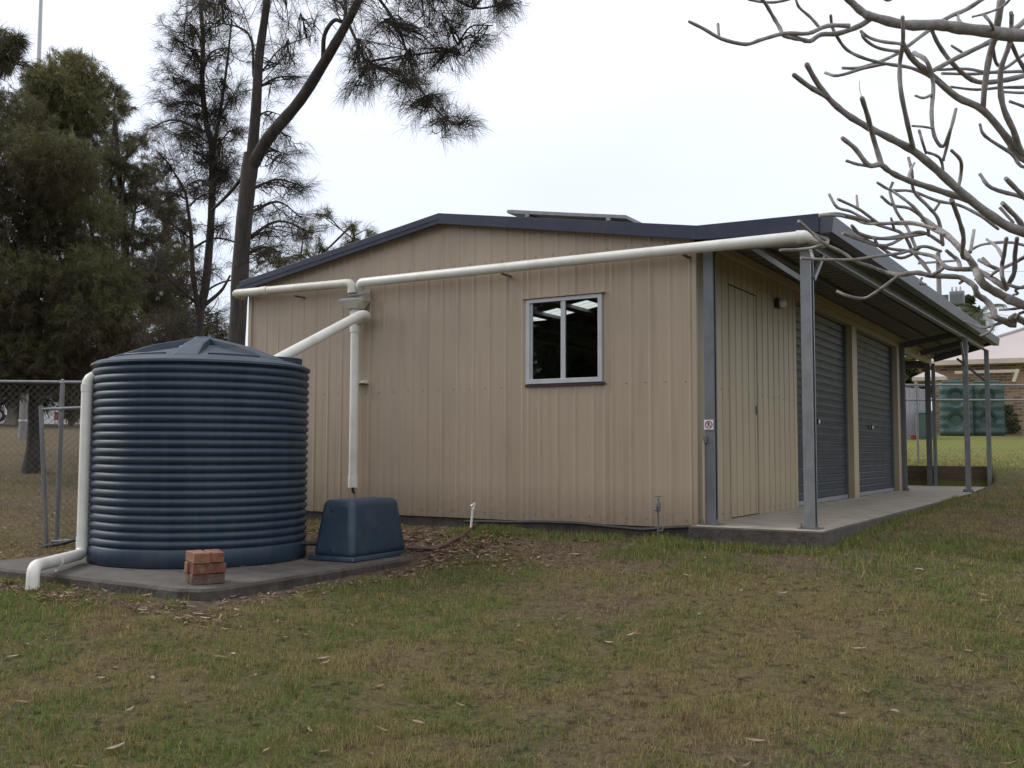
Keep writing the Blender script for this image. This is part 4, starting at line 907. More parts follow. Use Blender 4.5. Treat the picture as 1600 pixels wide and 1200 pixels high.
def car(loc, rz, lab):
    c = thing('parked_car', lab, 'car', loc, rz)
    prof = [(-2.1, .35), (-2.15, .62), (-2.0, .85), (-1.55, .95), (-1.0, 1.38), (-.2, 1.46), (.6, 1.42), (1.25, 1.0), (1.95, .88), (2.15, .65), (2.12, .35)]
    b = MB(); n = len(prof)
    for y, ins in ((-.85, 0), (-.78, 1), (.78, 1), (.85, 0)): pass
    V = []; rows = [(-.84, 0), (-.70, 1), (.70, 1), (.84, 0)]
    for y, up in rows:
        for x, z in prof: V.append((x, y if z < 1.0 or up else y*.86, z if (z < 1.0 or up) else z*.985))
    fcs = []
    for r_ in range(3):
        for i in range(n): a = r_*n+i; b2 = r_*n+(i+1) % n; fcs.append((a, b2, b2+n, a+n))
    fcs += [tuple(range(n))[::-1], tuple(range(3*n, 4*n))]
    MB().add(V, fcs).build('body', M['white_paint'], c, True, bevel=.03, sharp=50)
    for s in (-1, 1):
        MB().prism([(-1.3, s*.80, .98), (.95, s*.80, 1.0), (.5, s*.735, 1.36), (-.85, s*.735, 1.34)], (0, s*.012, 0)).build('side_window', M['solar'], c)
        for x in (-1.35, 1.35):
            w = MB().lathe([(.20, -.1), (.31, -.1), (.33, -.06), (.33, .06), (.31, .1), (.20, .1)], (0, 0, 0), 20); w.v = [(x+a, s*.78+cc, .33+b_) for a, b_, cc in w.v]
            wh = w.build('wheel', M['tyre'], c); rmm = MB().lathe([(.03, 0), (.19, .0), (.20, .02), (.03, .03)], (0, 0, 0), 16); rmm.v = [(x+a, s*.86+s*cc, .33+b_) for a, b_, cc in rmm.v]; rmm.build('rim', M['alu'], wh)
        MB().box((1.95, s*.62-.15, .62), (2.17, s*.62+.15, .76)).build('headlight', M['lamp_glass'], c, bevel=.02)
    MB().prism([(-1.62, -.62, .985), (-1.62, .62, .985), (-1.02, .56, 1.40), (-1.02, -.56, 1.40)], (-.02, 0, .02)).build('rear_window', M['solar'], c)
    return c
cq = at(-32, 664, 50); car((cq[0], cq[1], gzz(cq[0], cq[1])+.06), math.atan2(AR[1], AR[0]), 'white car parked by the road at the left edge of the photo')

# ---------------------------------------------------------------- she-oaks
def smooth(pts, n=4):
    P = [np.array(p, float) for p in pts]
    if len(P) < 3: return P
    Q = [2*P[0]-P[1]]+P+[2*P[-1]-P[-2]]; o = []
    for i in range(1, len(Q)-2):
        for t in np.arange(0, 1, 1/n):
            a, b, c, d = Q[i-1:i+3]; o.append(.5*((2*b)+(c-a)*t+(2*a-5*b+4*c-d)*t*t+(3*b-a-3*c+d)*t**3))
    o.append(P[-1]); return o
def twig_tubes(paths, radii, seg=4):
    V = []; Fc = []
    for pts, rr in zip(paths, radii):
        m = MB().tube(pts, rr, seg, cap=False); n0 = len(V); V += m.v; Fc += [tuple(i+n0 for i in f) for f in m.f]
    return V, Fc
def needles(pos, dr, n, length, width, spread, droop, tone):
    """thin drooping needle ribbons; returns V, F (quads), tone per vertex"""
    T = len(pos); pos = np.repeat(pos, n, 0); d = np.repeat(dr, n, 0)+rng.normal(0, spread, (T*n, 3)); d /= np.linalg.norm(d, axis=1)[:, None]
    L_ = length*rng.uniform(.45, 1.15, (T*n, 1)); pos = pos+rng.normal(0, .025, pos.shape)
    side = np.cross(d, rng.normal(0, 1, d.shape)); side /= np.linalg.norm(side, axis=1)[:, None]+1e-9
    w = width*rng.uniform(.7, 1.2, (T*n, 1)); mid = pos+d*L_*.5; d2 = d+np.array([0, 0, -droop])*rng.uniform(.3, 1.3, (T*n, 1)); d2 /= np.linalg.norm(d2, axis=1)[:, None]
    tip = mid+d2*L_*.5
    V = np.stack([pos-side*w*.5, pos+side*w*.5, mid-side*w*.4, mid+side*w*.4, tip-side*w*.12, tip+side*w*.12], 1).reshape(-1, 3)
    b = np.arange(T*n)[:, None]*6; Fq = np.concatenate([b+[0, 1, 3, 2], b+[2, 3, 5, 4]], 0)
    tn = np.repeat(np.repeat(tone, n)+rng.normal(0, .12, T*n), 6)
    return V, Fq, np.clip(tn, 0, 1)
def nearest(P, trunks):
    best = None
    for t in trunks:
        for i, q in enumerate(t):
            # prefer joining points lower than the cluster
            dd = np.linalg.norm(P-q)+.9*max(0, q[2]-P[2]+.2)
            if best is None or dd < best[0]: best = (dd, q)
    return best[1]
def sheoak(name, label, base, trunks, clusters, nl=.26, nw=.006, nn=14, mat_='needles', bark='bark', group=None, droop=.5, twigs=1.0, tpt=9, seg=10, tone0=.4, spr=1.0, fill=False):
    """trunks: list of (points, r0, r1); clusters: (centre, radius xyz, number of twigs, tone)"""
    root = thing(name, label, 'tree', tuple(base), 0, group); B = np.array(base, float); tp = []
    for pts, r0, r1 in trunks:
        P = smooth(pts, 5); n = len(P)
        rad = [(r0+(r1-r0)*(i/(n-1)))*(1+random.uniform(-.05, .06)) for i in range(n)]
        if P[0][2] < B[2]+.3 and r0 > .08: rad[0] *= 1.45; rad[1] *= 1.18
        tp.append(P)
        MB().tube([p-B for p in P], rad, seg).build('trunk' if len(tp) == 1 else 'limb', M[bark], root, True, sharp=80)
    tw, tr_ = [], []; TP, TD, TT = [], [], []
    for c, rad, k, tone in clusters:
        c = np.array(c, float); rad = np.array(rad if np.ndim(rad) else [rad]*3, float)*spr
        a = nearest(c, tp); mid = (a+c)/2+np.array([0, 0, .12*np.linalg.norm(c-a)])+rng.normal(0, .05, 3)*np.linalg.norm(c-a)
        bp = smooth([a, mid, c], 5); n = len(bp); lb = np.linalg.norm(c-a); rb_ = min(.05, .012+.012*lb)
        tw.append([p-B for p in bp]); tr_.append([rb_*(1-.7*i/n) for i in range(n)])
        out_ = (c-a)/(lb+1e-6)
        for _ in range(int(k*twigs)):
            u = rng.normal(0, 1, 3); u /= np.linalg.norm(u); e_ = c+u*rad*rng.uniform(.25, 1.05)
            if fill:                       # leafy mass: sprays spread through the whole volume of the clump
                nt_ = tpt; w3 = rng.normal(0, 1, (nt_, 3)); w3 /= np.linalg.norm(w3, axis=1)[:, None]
                q3 = c+w3*rad*1.12*(rng.random((nt_, 1))**.42)
                dd = rng.normal(0, .7, (nt_, 3))+w3*.5+np.array([0, 0, -.35*droop])
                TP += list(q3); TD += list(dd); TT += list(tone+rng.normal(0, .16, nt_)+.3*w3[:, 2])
                if rng.random() < .3:
                    s = bp[rng.integers(n//2, n)]; q = smooth([s, (s+e_)/2+rng.normal(0, .06, 3)*rad, e_], 3); tw.append([p-B for p in q]); tr_.append([.012*(1-.75*i/len(q)) for i in range(len(q))])
                continue
            dl = (out_*.75+u*.55+rng.normal(0, .25, 3)+np.array([0, 0, .10])); dl /= np.linalg.norm(dl); ln = rng.uniform(.7, 1.3)*np.mean(rad)*.95
            s = e_-dl*ln; m1 = s+dl*ln*.5+np.array([0, 0, .08*ln])+rng.normal(0, .05, 3)*ln; e2 = e_-np.array([0, 0, .12*ln])
            b0 = bp[rng.integers(max(0, n//2-2), n)]
            q = smooth([b0, (b0+s)/2+rng.normal(0, .08, 3)*np.mean(rad), s, m1, e2], 3); tw.append([p-B for p in q]); tr_.append([.0085*(1-.75*i/len(q)) for i in range(len(q))])
            Lq = len(q)
            for t in rng.uniform(.42, 1, tpt):
                i = min(int(t*(Lq-1)), Lq-2); p = q[i]+(q[i+1]-q[i])*rng.random(); d = q[i+1]-q[i]; d = d/(np.linalg.norm(d)+1e-9)
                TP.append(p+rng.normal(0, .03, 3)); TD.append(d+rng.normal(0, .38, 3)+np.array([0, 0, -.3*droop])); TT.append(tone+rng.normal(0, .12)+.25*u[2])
    V, Fc = twig_tubes(tw, tr_); 
    o = np_mesh('branches', V, np.array(Fc), M[bark], None, root); o['kind'] = 'stuff'
    TP = np.array(TP); TD = np.array(TD); TD /= np.linalg.norm(TD, axis=1)[:, None]
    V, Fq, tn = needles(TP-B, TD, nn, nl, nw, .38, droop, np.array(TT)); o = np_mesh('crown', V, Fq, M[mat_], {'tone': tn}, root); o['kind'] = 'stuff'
    return root
def pc(x, y, d, r, k, tone=.45, rz=None):   # cluster from a pixel centre, pixel radius
    rr = r*d/FPX; return (at(x, y, d), (rr, rr*1.1, rr*(rz or .8)), k, tone)
D1 = 14.6
b1_ = at(368, 800, D1); b1_[2] = gzz(b1_[0], b1_[1]); k1 = .5/FPX*D1
sheoak('she_oak_tree', 'tall she-oak with a forked trunk rising behind the tank and shed corner', b1_,
  [([b1_, at(363, 640, D1), at(372, 500, D1), at(377, 400, D1), at(386, 300, D1), at(393, 240, D1)], 29*k1, 24*k1),
   ([at(393, 250, D1), at(400, 170, D1), at(405, 90, D1), at(416, 10, D1), at(425, -90, D1), at(430, -220, D1)], 18*k1, 8*k1),
   ([at(392, 262, D1), at(420, 215, D1-.2), at(468, 158, D1-.4), at(505, 100, D1-.6), at(540, 40, D1-.8), at(575, -25, D1-1), at(640, -120, D1-1.2)], 20*k1, 10*k1),
   ([at(505, 92, D1-.6), at(507, 55, D1-.7), at(522, 32, D1-.7), at(538, 32, D1-.75), at(540, 0, D1-.6)], 7*k1, 5*k1),
   ([at(545, 38, D1-.8), at(560, 70, D1-1.0), at(575, 96, D1-1.2), at(640, 125, D1-1.5), at(690, 180, D1-1.7), at(715, 195, D1-1.8)], 5*k1, 1.6*k1),
   ([at(575, 96, D1-1.2), at(625, 88, D1-1.2), at(690, 80, D1-1.3), at(715, 70, D1-1.3)], 3.5*k1, 1.4*k1),
   ([at(575, -25, D1-1), at(620, 40, D1-1.2), at(648, 120, D1-1.5), at(665, 150, D1-1.6)], 5*k1, 2*k1),
   ([at(600, -60, D1-1.1), at(680, -20, D1-1.3), at(740, 12, D1-1.5), at(790, 5, D1-1.6)], 6*k1, 2*k1),
   ([at(396, 120, D1), at(392, 60, D1+.1), at(365, 40, D1+.2), at(320, 36, D1+.3)], 4*k1, 2*k1),
   ([at(411, 110, D1), at(440, 75, D1+.3), at(490, 55, D1+.6)], 3*k1, 1.4*k1),
   ([at(390, 262, D1), at(360, 300, D1+.3), at(330, 330, D1+.5)], 7*k1, 4*k1)],
  [pc(600, 30, D1-1.2, 62, 34), pc(640, 75, D1-1.2, 50, 22), pc(560, 60, D1-1.2, 38, 14), pc(585, 105, D1-1.3, 35, 12), pc(560, 125, D1-1, 34, 12), pc(545, 150, D1-1, 22, 6), pc(620, 135, D1-1.4, 34, 12), pc(640, 165, D1-1.5, 26, 9),
   pc(676, 145, D1-1.6, 30, 12), pc(700, 180, D1-1.7, 30, 14), pc(728, 190, D1-1.8, 18, 8), pc(700, 75, D1-1.3, 32, 12), pc(720, 85, D1-1.3, 22, 8), pc(690, 20, D1-1.4, 40, 16), pc(740, 15, D1-1.5, 36, 14), pc(780, 15, D1-1.6, 26, 10), pc(798, 12, D1-1.6, 20, 8), pc(770, 40, D1-1.6, 22, 6), pc(750, 60, D1-1.5, 26, 8), pc(665, -20, D1-1.3, 50, 22),
   pc(640, -60, D1-1.3, 70, 22), pc(560, -60, D1-1, 70, 22), pc(520, 0, D1-.6, 40, 10), pc(470, 20, D1+.3, 45, 12), pc(450, 60, D1+.3, 40, 10), pc(440, 100, D1+.2, 36, 9), pc(470, 120, D1+.3, 28, 7), pc(430, 130, D1+.2, 26, 5), pc(420, -60, D1, 70, 20), pc(350, -30, D1, 60, 20),
   pc(440, 180, D1+.3, 26, 6), pc(445, 240, D1+.4, 32, 14, .6), pc(455, 215, D1+.4, 25, 9, .6), pc(470, 290, D1+.5, 22, 10, .6), pc(435, 285, D1+.4, 25, 8), pc(415, 320, D1+.4, 28, 8), pc(425, 360, D1+.5, 34, 16, .6), pc(470, 340, D1+1, 26, 8), pc(440, 395, D1+.5, 36, 14, .6), pc(490, 365, D1+1, 24, 8)],
  nl=.27, nw=.0036, nn=7, tpt=8, spr=1.32, twigs=1.1)
D2 = 16.8; k2 = .5/FPX*D2
b2_ = at(316, 760, D2); b2_[2] = gzz(b2_[0], b2_[1])
sheoak('she_oak_tree', 'slender she-oak with thin twin stems just left of the forked trunk', b2_,
  [([b2_, at(314, 600, D2), at(312, 500, D2), at(322, 440, D2), at(330, 340, D2), at(332, 240, D2), at(322, 190, D2), at(316, 130, D2), at(317, 60, D2), at(312, -20, D2), at(310, -140, D2)], 16*k2, 4.5*k2),
   ([at(312, 500, D2), at(302, 430, D2-.2), at(298, 360, D2-.3), at(290, 300, D2-.3)], 9*k2, 4*k2),
   ([at(312, 478, D2), at(280, 450, D2-.3), at(255, 425, D2-.5)], 6*k2, 3*k2),
   ([at(318, 478, D2), at(345, 455, D2), at(360, 430, D2)], 7*k2, 3*k2),
   ([at(332, 240, D2), at(345, 170, D2+.2), at(356, 90, D2+.3), at(362, 30, D2+.4)], 6*k2, 2.5*k2),
   ],
  [pc(x, y, D2+random.uniform(-.7, .7), r, k, t) for x, y, r, k, t in ((290, 30, 40, 20, .3), (300, 75, 42, 22, .3), (272, 60, 26, 10, .3), (345, 30, 36, 14, .3), (360, 75, 34, 12, .3), (270, 120, 34, 18, .3), (300, 130, 34, 16, .3), (345, 120, 34, 14, .3), (262, 165, 34, 18, .35), (300, 180, 36, 24, .3), (345, 170, 34, 18, .3), (370, 150, 28, 10, .3), (272, 210, 40, 22, .35),
    (345, 215, 40, 24, .35), (300, 235, 38, 20, .4), (250, 240, 34, 14, .4), (355, 262, 30, 34, .35), (290, 290, 42, 20, .4), (345, 300, 30, 10, .4), (255, 300, 36, 14, .45), (320, 0, 40, 16, .3), (310, -60, 60, 24, .3), (270, 350, 34, 10, .4), (240, 390, 30, 10, .4), (350, 350, 30, 10, .4), (300, 420, 34, 8, .4), (260, 440, 34, 10, .4), (280, 500, 34, 12, .4), (345, 490, 26, 8, .4), (340, 420, 22, 6, .4), (250, 510, 38, 20, .4), (370, 200, 24, 8, .3), (235, 200, 16, 4, .35))],
  nl=.25, nw=.0042, nn=8, tpt=8, spr=1.25, twigs=1.05)
def dense(name, label, px, py, d, trunk_px, clusters, tr=.15, nn=15, group=None, mat_='needles_g', nl=.21, nw=.0095, bark='bark', tpt=14, fill=True):
    b = at(px, py, d); b[2] = gzz(b[0], b[1])
    tr_pts = [b]+[at(x, y, d) for x, y in trunk_px]
    side = []
    for j in range(4):
        p0 = tr_pts[min(1+j, len(tr_pts)-1)]; q = clusters[(j*3) % len(clusters)]
        side.append(([p0, (p0+at(q[0], q[1], d))/2+rng.normal(0, .2, 3), at(q[0], q[1], d)], tr*.4, tr*.12))
    return sheoak(name, label, b, [(tr_pts, tr, tr*.35)]+side, [pc(x, y, d+random.uniform(-.9, .9), r, k, t) for x, y, r, k, t in clusters], nl=nl, nw=nw, nn=nn, mat_=mat_, bark=bark, group=None, droop=.6, tpt=tpt, fill=fill)
G = lambda x, y, r, k, t=.4: (x, y, r, k, t)
dense('she_oak_tree', 'dense she-oak with a thick dark trunk standing behind the fence rail', 52, 738, 20, [(55, 640), (58, 560), (55, 440), (60, 300)],
  [G(30, 540, 70, 66, .3), G(90, 500, 70, 66, .3), G(20, 450, 75, 60, .3), G(95, 420, 75, 66, .35), G(160, 510, 62, 54, .3), G(150, 440, 62, 44, .35), G(30, 360, 80, 60, .35), G(110, 340, 70, 54, .4), G(20, 270, 80, 54, .3), G(90, 255, 60, 44, .35), G(-40, 480, 80, 50, .3), G(-40, 350, 80, 50, .3), G(10, 190, 60, 44, .25), G(70, 565, 50, 40, .25), G(10, 570, 50, 34, .25), G(120, 568, 34, 20, .3), G(-30, 590, 60, 30, .3), G(-50, 230, 80, 40, .3)], tr=.16)
dense('she_oak_tree', 'olive topped she-oak with the highest rounded crown at the left', 190, 735, 26, [(165, 620), (108, 500), (112, 350), (113, 230), (112, 150)],
  [G(115, 118, 42, 42, .95), G(80, 135, 36, 28, .7), G(140, 150, 34, 24, .75), G(100, 170, 50, 44, .55), G(55, 175, 40, 30, .5), G(130, 200, 42, 30, .5), G(80, 225, 52, 40, .45), G(150, 260, 38, 22, .45), G(105, 300, 55, 34, .4), G(160, 330, 40, 16, .4), G(60, 290, 55, 36, .4), G(115, 97, 14, 6, .8), G(60, 118, 20, 8, .6)], tr=.20, nw=.012, nl=.24)
dense('she_oak_tree', 'thin crowned she-oak with light showing through, between the olive crown and the slender stems', 205, 720, 24, [(205, 600), (200, 480), (196, 380), (185, 260), (180, 190)],
  [G(180, 140, 26, 12, .6), G(195, 165, 26, 10, .6), G(170, 180, 24, 8, .5), G(200, 225, 34, 20, .4), G(175, 240, 34, 20, .4), G(225, 215, 20, 6, .4), G(215, 275, 38, 24, .3), G(185, 300, 44, 28, .35), G(240, 310, 34, 16, .4), G(190, 355, 40, 26, .35), G(240, 365, 36, 20, .35), G(150, 390, 50, 34, .4), G(220, 420, 50, 46, .45), G(180, 470, 60, 56, .4), G(240, 470, 40, 36, .4), G(230, 520, 50, 50, .4), G(170, 540, 60, 56, .35), G(280, 400, 26, 10, .4), G(270, 540, 30, 20, .3), G(270, 330, 34, 14, .35), G(275, 470, 34, 18, .35), G(255, 430, 40, 24, .35), G(140, 330, 34, 14, .4), G(130, 400, 40, 20, .4)], tr=.13, nw=.009, nl=.24, fill=False, tpt=9, nn=12)
dense('she_oak_tree', 'dark shaggy she-oak filling the gap low behind the slender twin stems', 262, 700, 27, [(262, 600), (260, 500), (256, 400)],
  [G(238, 262, 26, 8, .35), G(245, 300, 32, 12, .35), G(268, 350, 34, 14, .35), G(250, 400, 38, 18, .35), G(285, 440, 30, 12, .35), G(262, 470, 40, 24, .35), G(300, 505, 34, 18, .35), G(275, 530, 44, 30, .3), G(330, 530, 26, 8, .35), G(290, 395, 24, 7, .4), G(420, 400, 22, 6, .5), G(405, 440, 24, 7, .5), G(345, 520, 20, 6, .4)], tr=.10, nw=.011, nl=.24, tpt=12)
dense('she_oak_tree', 'pale feathery young she-oak showing above the left roof slope', 540, 600, 24, [(540, 500), (548, 430), (552, 380), (552, 350)],
  [G(552, 352, 16, 6, .8), G(545, 378, 24, 10, .75), G(565, 385, 18, 6, .75), G(525, 395, 22, 8, .7), G(580, 362, 16, 4, .7), G(535, 420, 30, 12, .7), G(500, 335, 20, 7, .7), G(480, 360, 26, 10, .7), G(505, 385, 26, 10, .7), G(470, 400, 30, 12, .65), G(590, 385, 16, 3, .7), G(600, 395, 14, 3, .7), G(440, 420, 30, 10, .6)], tr=.07, mat_='needles_g', nw=.008, nl=.26, tpt=7, nn=9, fill=False)
dense('gum_tree', 'leafy branch tips of a dark tree at the top left edge beside the mast', -70, 760, 15, [(-75, 500), (-70, 300), (-40, 160)],
  [G(2, 60, 26, 10, .3), G(12, 85, 22, 8, .3), G(-20, 90, 40, 14, .3), G(28, 60, 10, 3, .3), G(-40, 160, 60, 20, .3), G(-60, 60, 50, 14, .3), G(-10, 120, 26, 6, .3)], tr=.12, nw=.010, nl=.2, nn=9, fill=False)
# far thin trunks and a hanging low canopy along the road
dense('park_tree', 'mid grey park tree whose pale trunk stands left of the timber post', 20, 662, 44, [(22, 630), (25, 590), (28, 520)],
  [G(20, 580, 60, 30, .3), G(70, 590, 60, 30, .3), G(-30, 590, 60, 24, .3), G(110, 585, 40, 24, .4), G(60, 560, 60, 20, .3)], tr=.28, nw=.04, nl=.7, bark='palebark', nn=8)
dense('park_tree', 'clump of pale straw-coloured stems by the far road right of the gate post', 112, 666, 46, [(112, 640), (113, 610), (114, 590)],
  [G(112, 645, 9, 10, .95), G(118, 625, 10, 8, .9), G(105, 625, 8, 6, .8), G(125, 600, 22, 12, .4)], tr=.12, nw=.03, nl=.5, bark='palebark', nn=6)
# trees behind the photographer, reflected in the window
for i, (x, y, s) in enumerate(((-9, -22, 1.0), (-12.5, -25, 1.15), (-17, -28, 1.1), (-5, -26, 1.0), (-21, -24, 1.1))):
    z = gzz(x, y); cl = []
    for j in range(30):
        a = random.uniform(0, 6.28); r = random.uniform(.2, 2.9)*s; h = random.uniform(.8, 8.5)*s
        cl.append(((x+r*math.cos(a), y+r*math.sin(a), z+h), (1.3*s, 1.3*s, 1.0*s), 20, .35))
    sheoak('she_oak_tree', ('broad', 'tall', 'round', 'short', 'leaning')[i]+' she-oak standing behind the photographer, mirrored in the shed window', (x, y, z), [([(x, y, z-.2), (x+.1, y, z+3), (x-.1, y+.2, z+7*s)], .2, .07)], cl, nl=.4, nw=.032, nn=11, mat_='needles_g', tpt=8, fill=True)

# broad-leaf bushes, palm
def leafcloud(name, label, cat, base, clusters, size, nper, mat_='leaf', trunk=.1):
    root = thing(name, label, cat, tuple(base)); B = np.array(base)
    top = max(c[0][2] for c in clusters)-B[2]
    MB().tube([(0, 0, -.2), (.05, .03, top*.4), (0, .0, top*.8)], [trunk, trunk*.7, trunk*.3], 8).build('trunk', M['bark'], root, True)
    P, T = [], []
    for c, r, t in clusters:
        n = nper; u = rng.normal(0, 1, (n, 3)); u /= np.linalg.norm(u, axis=1)[:, None]; rad = rng.uniform(.45, 1.1, (n, 1))**.6
        # clumps
        cc = u[rng.integers(0, 40, n)]*rad; p = np.array(c)+(cc+rng.normal(0, .13, (n, 3)))*np.array(r)
        P.append(p); T.append(t+.3*cc[:, 2]+rng.normal(0, .12, n))
    P = np.concatenate(P)-B; T = np.concatenate(T); n = len(P)
    a = rng.normal(0, 1, (n, 3)); a /= np.linalg.norm(a, axis=1)[:, None]; b = np.cross(a, rng.normal(0, 1, (n, 3))); b /= np.linalg.norm(b, axis=1)[:, None]
    s = size*rng.uniform(.6, 1.3, (n, 1)); V = np.stack([P-a*s, P+b*s*.4, P+a*s, P-b*s*.4], 1).reshape(-1, 3)
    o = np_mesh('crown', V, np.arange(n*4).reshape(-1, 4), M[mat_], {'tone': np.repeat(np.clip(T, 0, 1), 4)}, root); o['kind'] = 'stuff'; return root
def lc(x, y, d, r, t): q = r*d/FPX; return (at(x, y, d), (q, q, q*.85), t)
q = at(1425, 680, 47); q[2] = gzz(q[0], q[1])
leafcloud('bushy_tree', 'leafy green tree seen under the awning left of the brick house', 'tree', q, [lc(1420, 590, 47, 26, .35), lc(1438, 585, 47, 24, .5), lc(1450, 600, 47, 20, .45), lc(1405, 575, 47, 22, .2), lc(1430, 570, 47, 20, .4), lc(1425, 620, 47, 26, .25), lc(1400, 600, 47, 24, .2), lc(1460, 575, 47, 14, .5)], .13, 1500, trunk=.15)
q = at(1548, 640, 66); q[2] = gzz(q[0], q[1])
leafcloud('bushy_tree', 'yellow-green tree top peeking over the awning end above the pink roof', 'tree', q, [lc(1549, 540, 66, 14, .95), lc(1535, 545, 66, 14, .8), lc(1550, 560, 66, 16, .8), lc(1530, 570, 66, 16, .6)], .18, 900, trunk=.15)
q = at(1515, 640, 64); q[2] = gzz(q[0], q[1])
leafcloud('bushy_tree', 'dark green tree beside the transformer behind the awning roof', 'tree', q, [lc(1508, 500, 64, 14, .1), lc(1517, 488, 64, 12, .15), lc(1512, 470, 64, 8, .1), lc(1522, 512, 64, 14, .3), lc(1510, 530, 64, 20, .2), lc(1498, 520, 64, 14, .4)], .2, 900, trunk=.15)
q = at(1578, 672, 40.2); q[2] = gzz(q[0], q[1])
leafcloud('garden_shrub', 'scraggly brownish shrub against the house wall right of the tanks', 'shrub', q, [lc(1578, 655, 40.2, 12, .2), lc(1574, 640, 40.2, 9, .3), lc(1584, 668, 40.2, 9, .15)], .07, 420, trunk=.04)
pq = at(1530, 640, 50); pg = gzz(pq[0], pq[1]); pt_ = at(1528, 492, 50); palm = thing('palm_tree', 'grey-green palm with arching fronds behind the awning roof', 'palm tree', (pq[0], pq[1], pg)); B = np.array([pq[0], pq[1], pg])
MB().tube([(0, 0, -.2), (.05, 0, 2.5), tuple(pt_-B)], [.16, .13, .10], 10).build('trunk', M['palebark'], palm, True)
for i in range(15):
    a = 2*math.pi*i/15+random.uniform(-.2, .2); el_ = random.uniform(.1, 1.2); Lf_ = random.uniform(1.3, 1.9); pts = []; p = pt_.copy(); d = np.array([math.cos(a)*math.cos(el_), math.sin(a)*math.cos(el_), math.sin(el_)])
    V, Fc = [], []
    for s in range(12):
        pts.append(p.copy()); d = d+np.array([0, 0, -.14]); d /= np.linalg.norm(d); p = p+d*Lf_/12
    for s in range(1, 12):
        t = pts[s]-pts[s-1]; sd = np.cross(t, [0, 0, 1]); sd /= np.linalg.norm(sd)+1e-9
        for sg_ in (-1, 1):
            for h in (0, .5):
                b0 = pts[s-1]+t*h; tip = b0+sd*sg_*.42*math.sin(math.pi*(s+.5)/13)+t*1.2+np.array([0, 0, -.22]); n0 = len(V); V += [b0-B, b0+t*.35-B, tip-B]; Fc.append((n0, n0+1, n0+2))
    np_mesh('frond', V, np.array(Fc), M['palm'], {'tone': np.full(len(V), random.random())}, palm)

# ---------------------------------------------------------------- frangipani: bare grey branches close to the camera
def A3(l): return [(1060+x/2.963, y/2.963) for x, y in l]      # from the enlarged crops of the photograph
def A4(l): return [(1060+x/4, 320+y/4) for x, y in l]
def A7(l): return [(1380+x/7.27, 400+y/7.27) for x, y in l]
FB = []
def br(pts, w0, w1, d0, d1): FB.append((pts, w0, w1, d0, d1))
br([(1760, 400)]+A3([(1600, 1075), (1450, 1000), (1310, 890), (1200, 790), (1090, 700), (980, 640), (880, 590), (780, 530), (700, 460), (640, 380), (595, 300)]), 17, 8.5, 3.3, 3.0)
br(A3([(682, 460), (600, 405), (535, 347)]), 8.5, 8.5, 3.03, 2.95)
br([(1770, 330)]+A3([(1600, 735), (1530, 650), (1410, 510), (1290, 450), (1180, 355), (1095, 280), (1050, 205)]), 14, 9, 3.4, 3.1)
for l, w in (([(1052, 240), (1000, 240), (920, 220), (860, 180), (845, 145)], 5), ([(1035, 210), (940, 195), (880, 170), (843, 140)], 5)): br(A3(l), w+.5, w, 3.1, 3.0)
br(A3([(1092, 690), (1060, 560), (1030, 420), (1025, 300), (1040, 190), (1038, 80)]), 8.5, 6.5, 3.1, 2.95)
br([(1800, 60)]+A3([(1600, 165), (1450, 148), (1300, 130), (1200, 115), (1050, 115), (900, 78), (850, 55), (790, 0), (740, -40)]), 24, 10, 3.2, 2.9)
br(A3([(900, 80), (840, 120), (740, 155), (660, 160), (610, 190), (560, 180), (490, 165), (470, 130), (440, 80), (405, 20), (380, -10)]), 9.5, 5.5, 3.0, 2.85)
br(A3([(790, 120), (690, 120), (600, 155), (490, 155), (380, 185), (310, 205), (200, 180), (120, 135), (50, 100)]), 7.5, 5.5, 2.97, 2.8)
br(A3([(197, 168), (183, 112)]), 5, 5.5, 2.86, 2.84); br(A3([(650, 118), (610, 75), (560, 35), (545, 0), (540, -20)]), 5, 4, 2.95, 2.9); br(A3([(708, 118), (705, 72)]), 4.5, 5, 2.97, 2.95); br(A3([(520, -6), (450, 10), (380, 8), (325, -2)]), 5, 4, 3, 3)
br(A3([(710, 120), (735, 170), (780, 230), (860, 270), (960, 295), (1080, 315), (1180, 365), (1290, 450)]), 5, 6.5, 3.05, 3.25)
br(A3([(680, 337), (740, 350), (860, 318), (960, 300)]), 5, 5.5, 3.2, 3.22); br(A3([(760, 315), (830, 315), (920, 290), (1010, 250), (1080, 200), (1160, 140), (1250, 80), (1330, 45), (1400, 0), (1450, -40)]), 5, 8, 3.2, 3.5)
br(A3([(1180, 332), (1300, 265), (1440, 195), (1550, 140), (1680, 60)]), 7, 10, 3.25, 3.4)
br(A3([(1165, 100), (1180, 150), (1210, 215), (1270, 295), (1360, 370), (1450, 380), (1600, 350), (1750, 290)]), 6.5, 9, 3.15, 3.6)
br(A3([(1500, -40), (1490, 30), (1470, 150), (1440, 260), (1420, 400), (1415, 500)]), 13, 8.5, 3.15, 3.3)
br(A3([(1540, 60), (1530, 200), (1492, 330), (1500, 480), (1550, 600), (1620, 720)]), 7, 11, 3.1, 3.35)
br(A3([(1190, 325), (1330, 320), (1440, 335), (1620, 330), (1760, 340)]), 4.5, 6, 3.4, 3.6); br(A3([(1220, 340), (1380, 342), (1500, 322), (1620, 240), (1740, 200)]), 4.5, 6, 3.45, 3.6)
br(A3([(1260, 402), (1380, 415), (1500, 405), (1640, 402), (1760, 380)]), 4, 6, 3.5, 3.6); br(A3([(1500, 430), (1610, 432), (1760, 420)]), 4, 5, 3.6, 3.6)
br(A3([(1090, 245), (1150, 285), (1180, 390), (1172, 520), (1185, 630), (1225, 678), (1260, 600), (1285, 505)]), 7.5, 5.5, 3.2, 3.0)
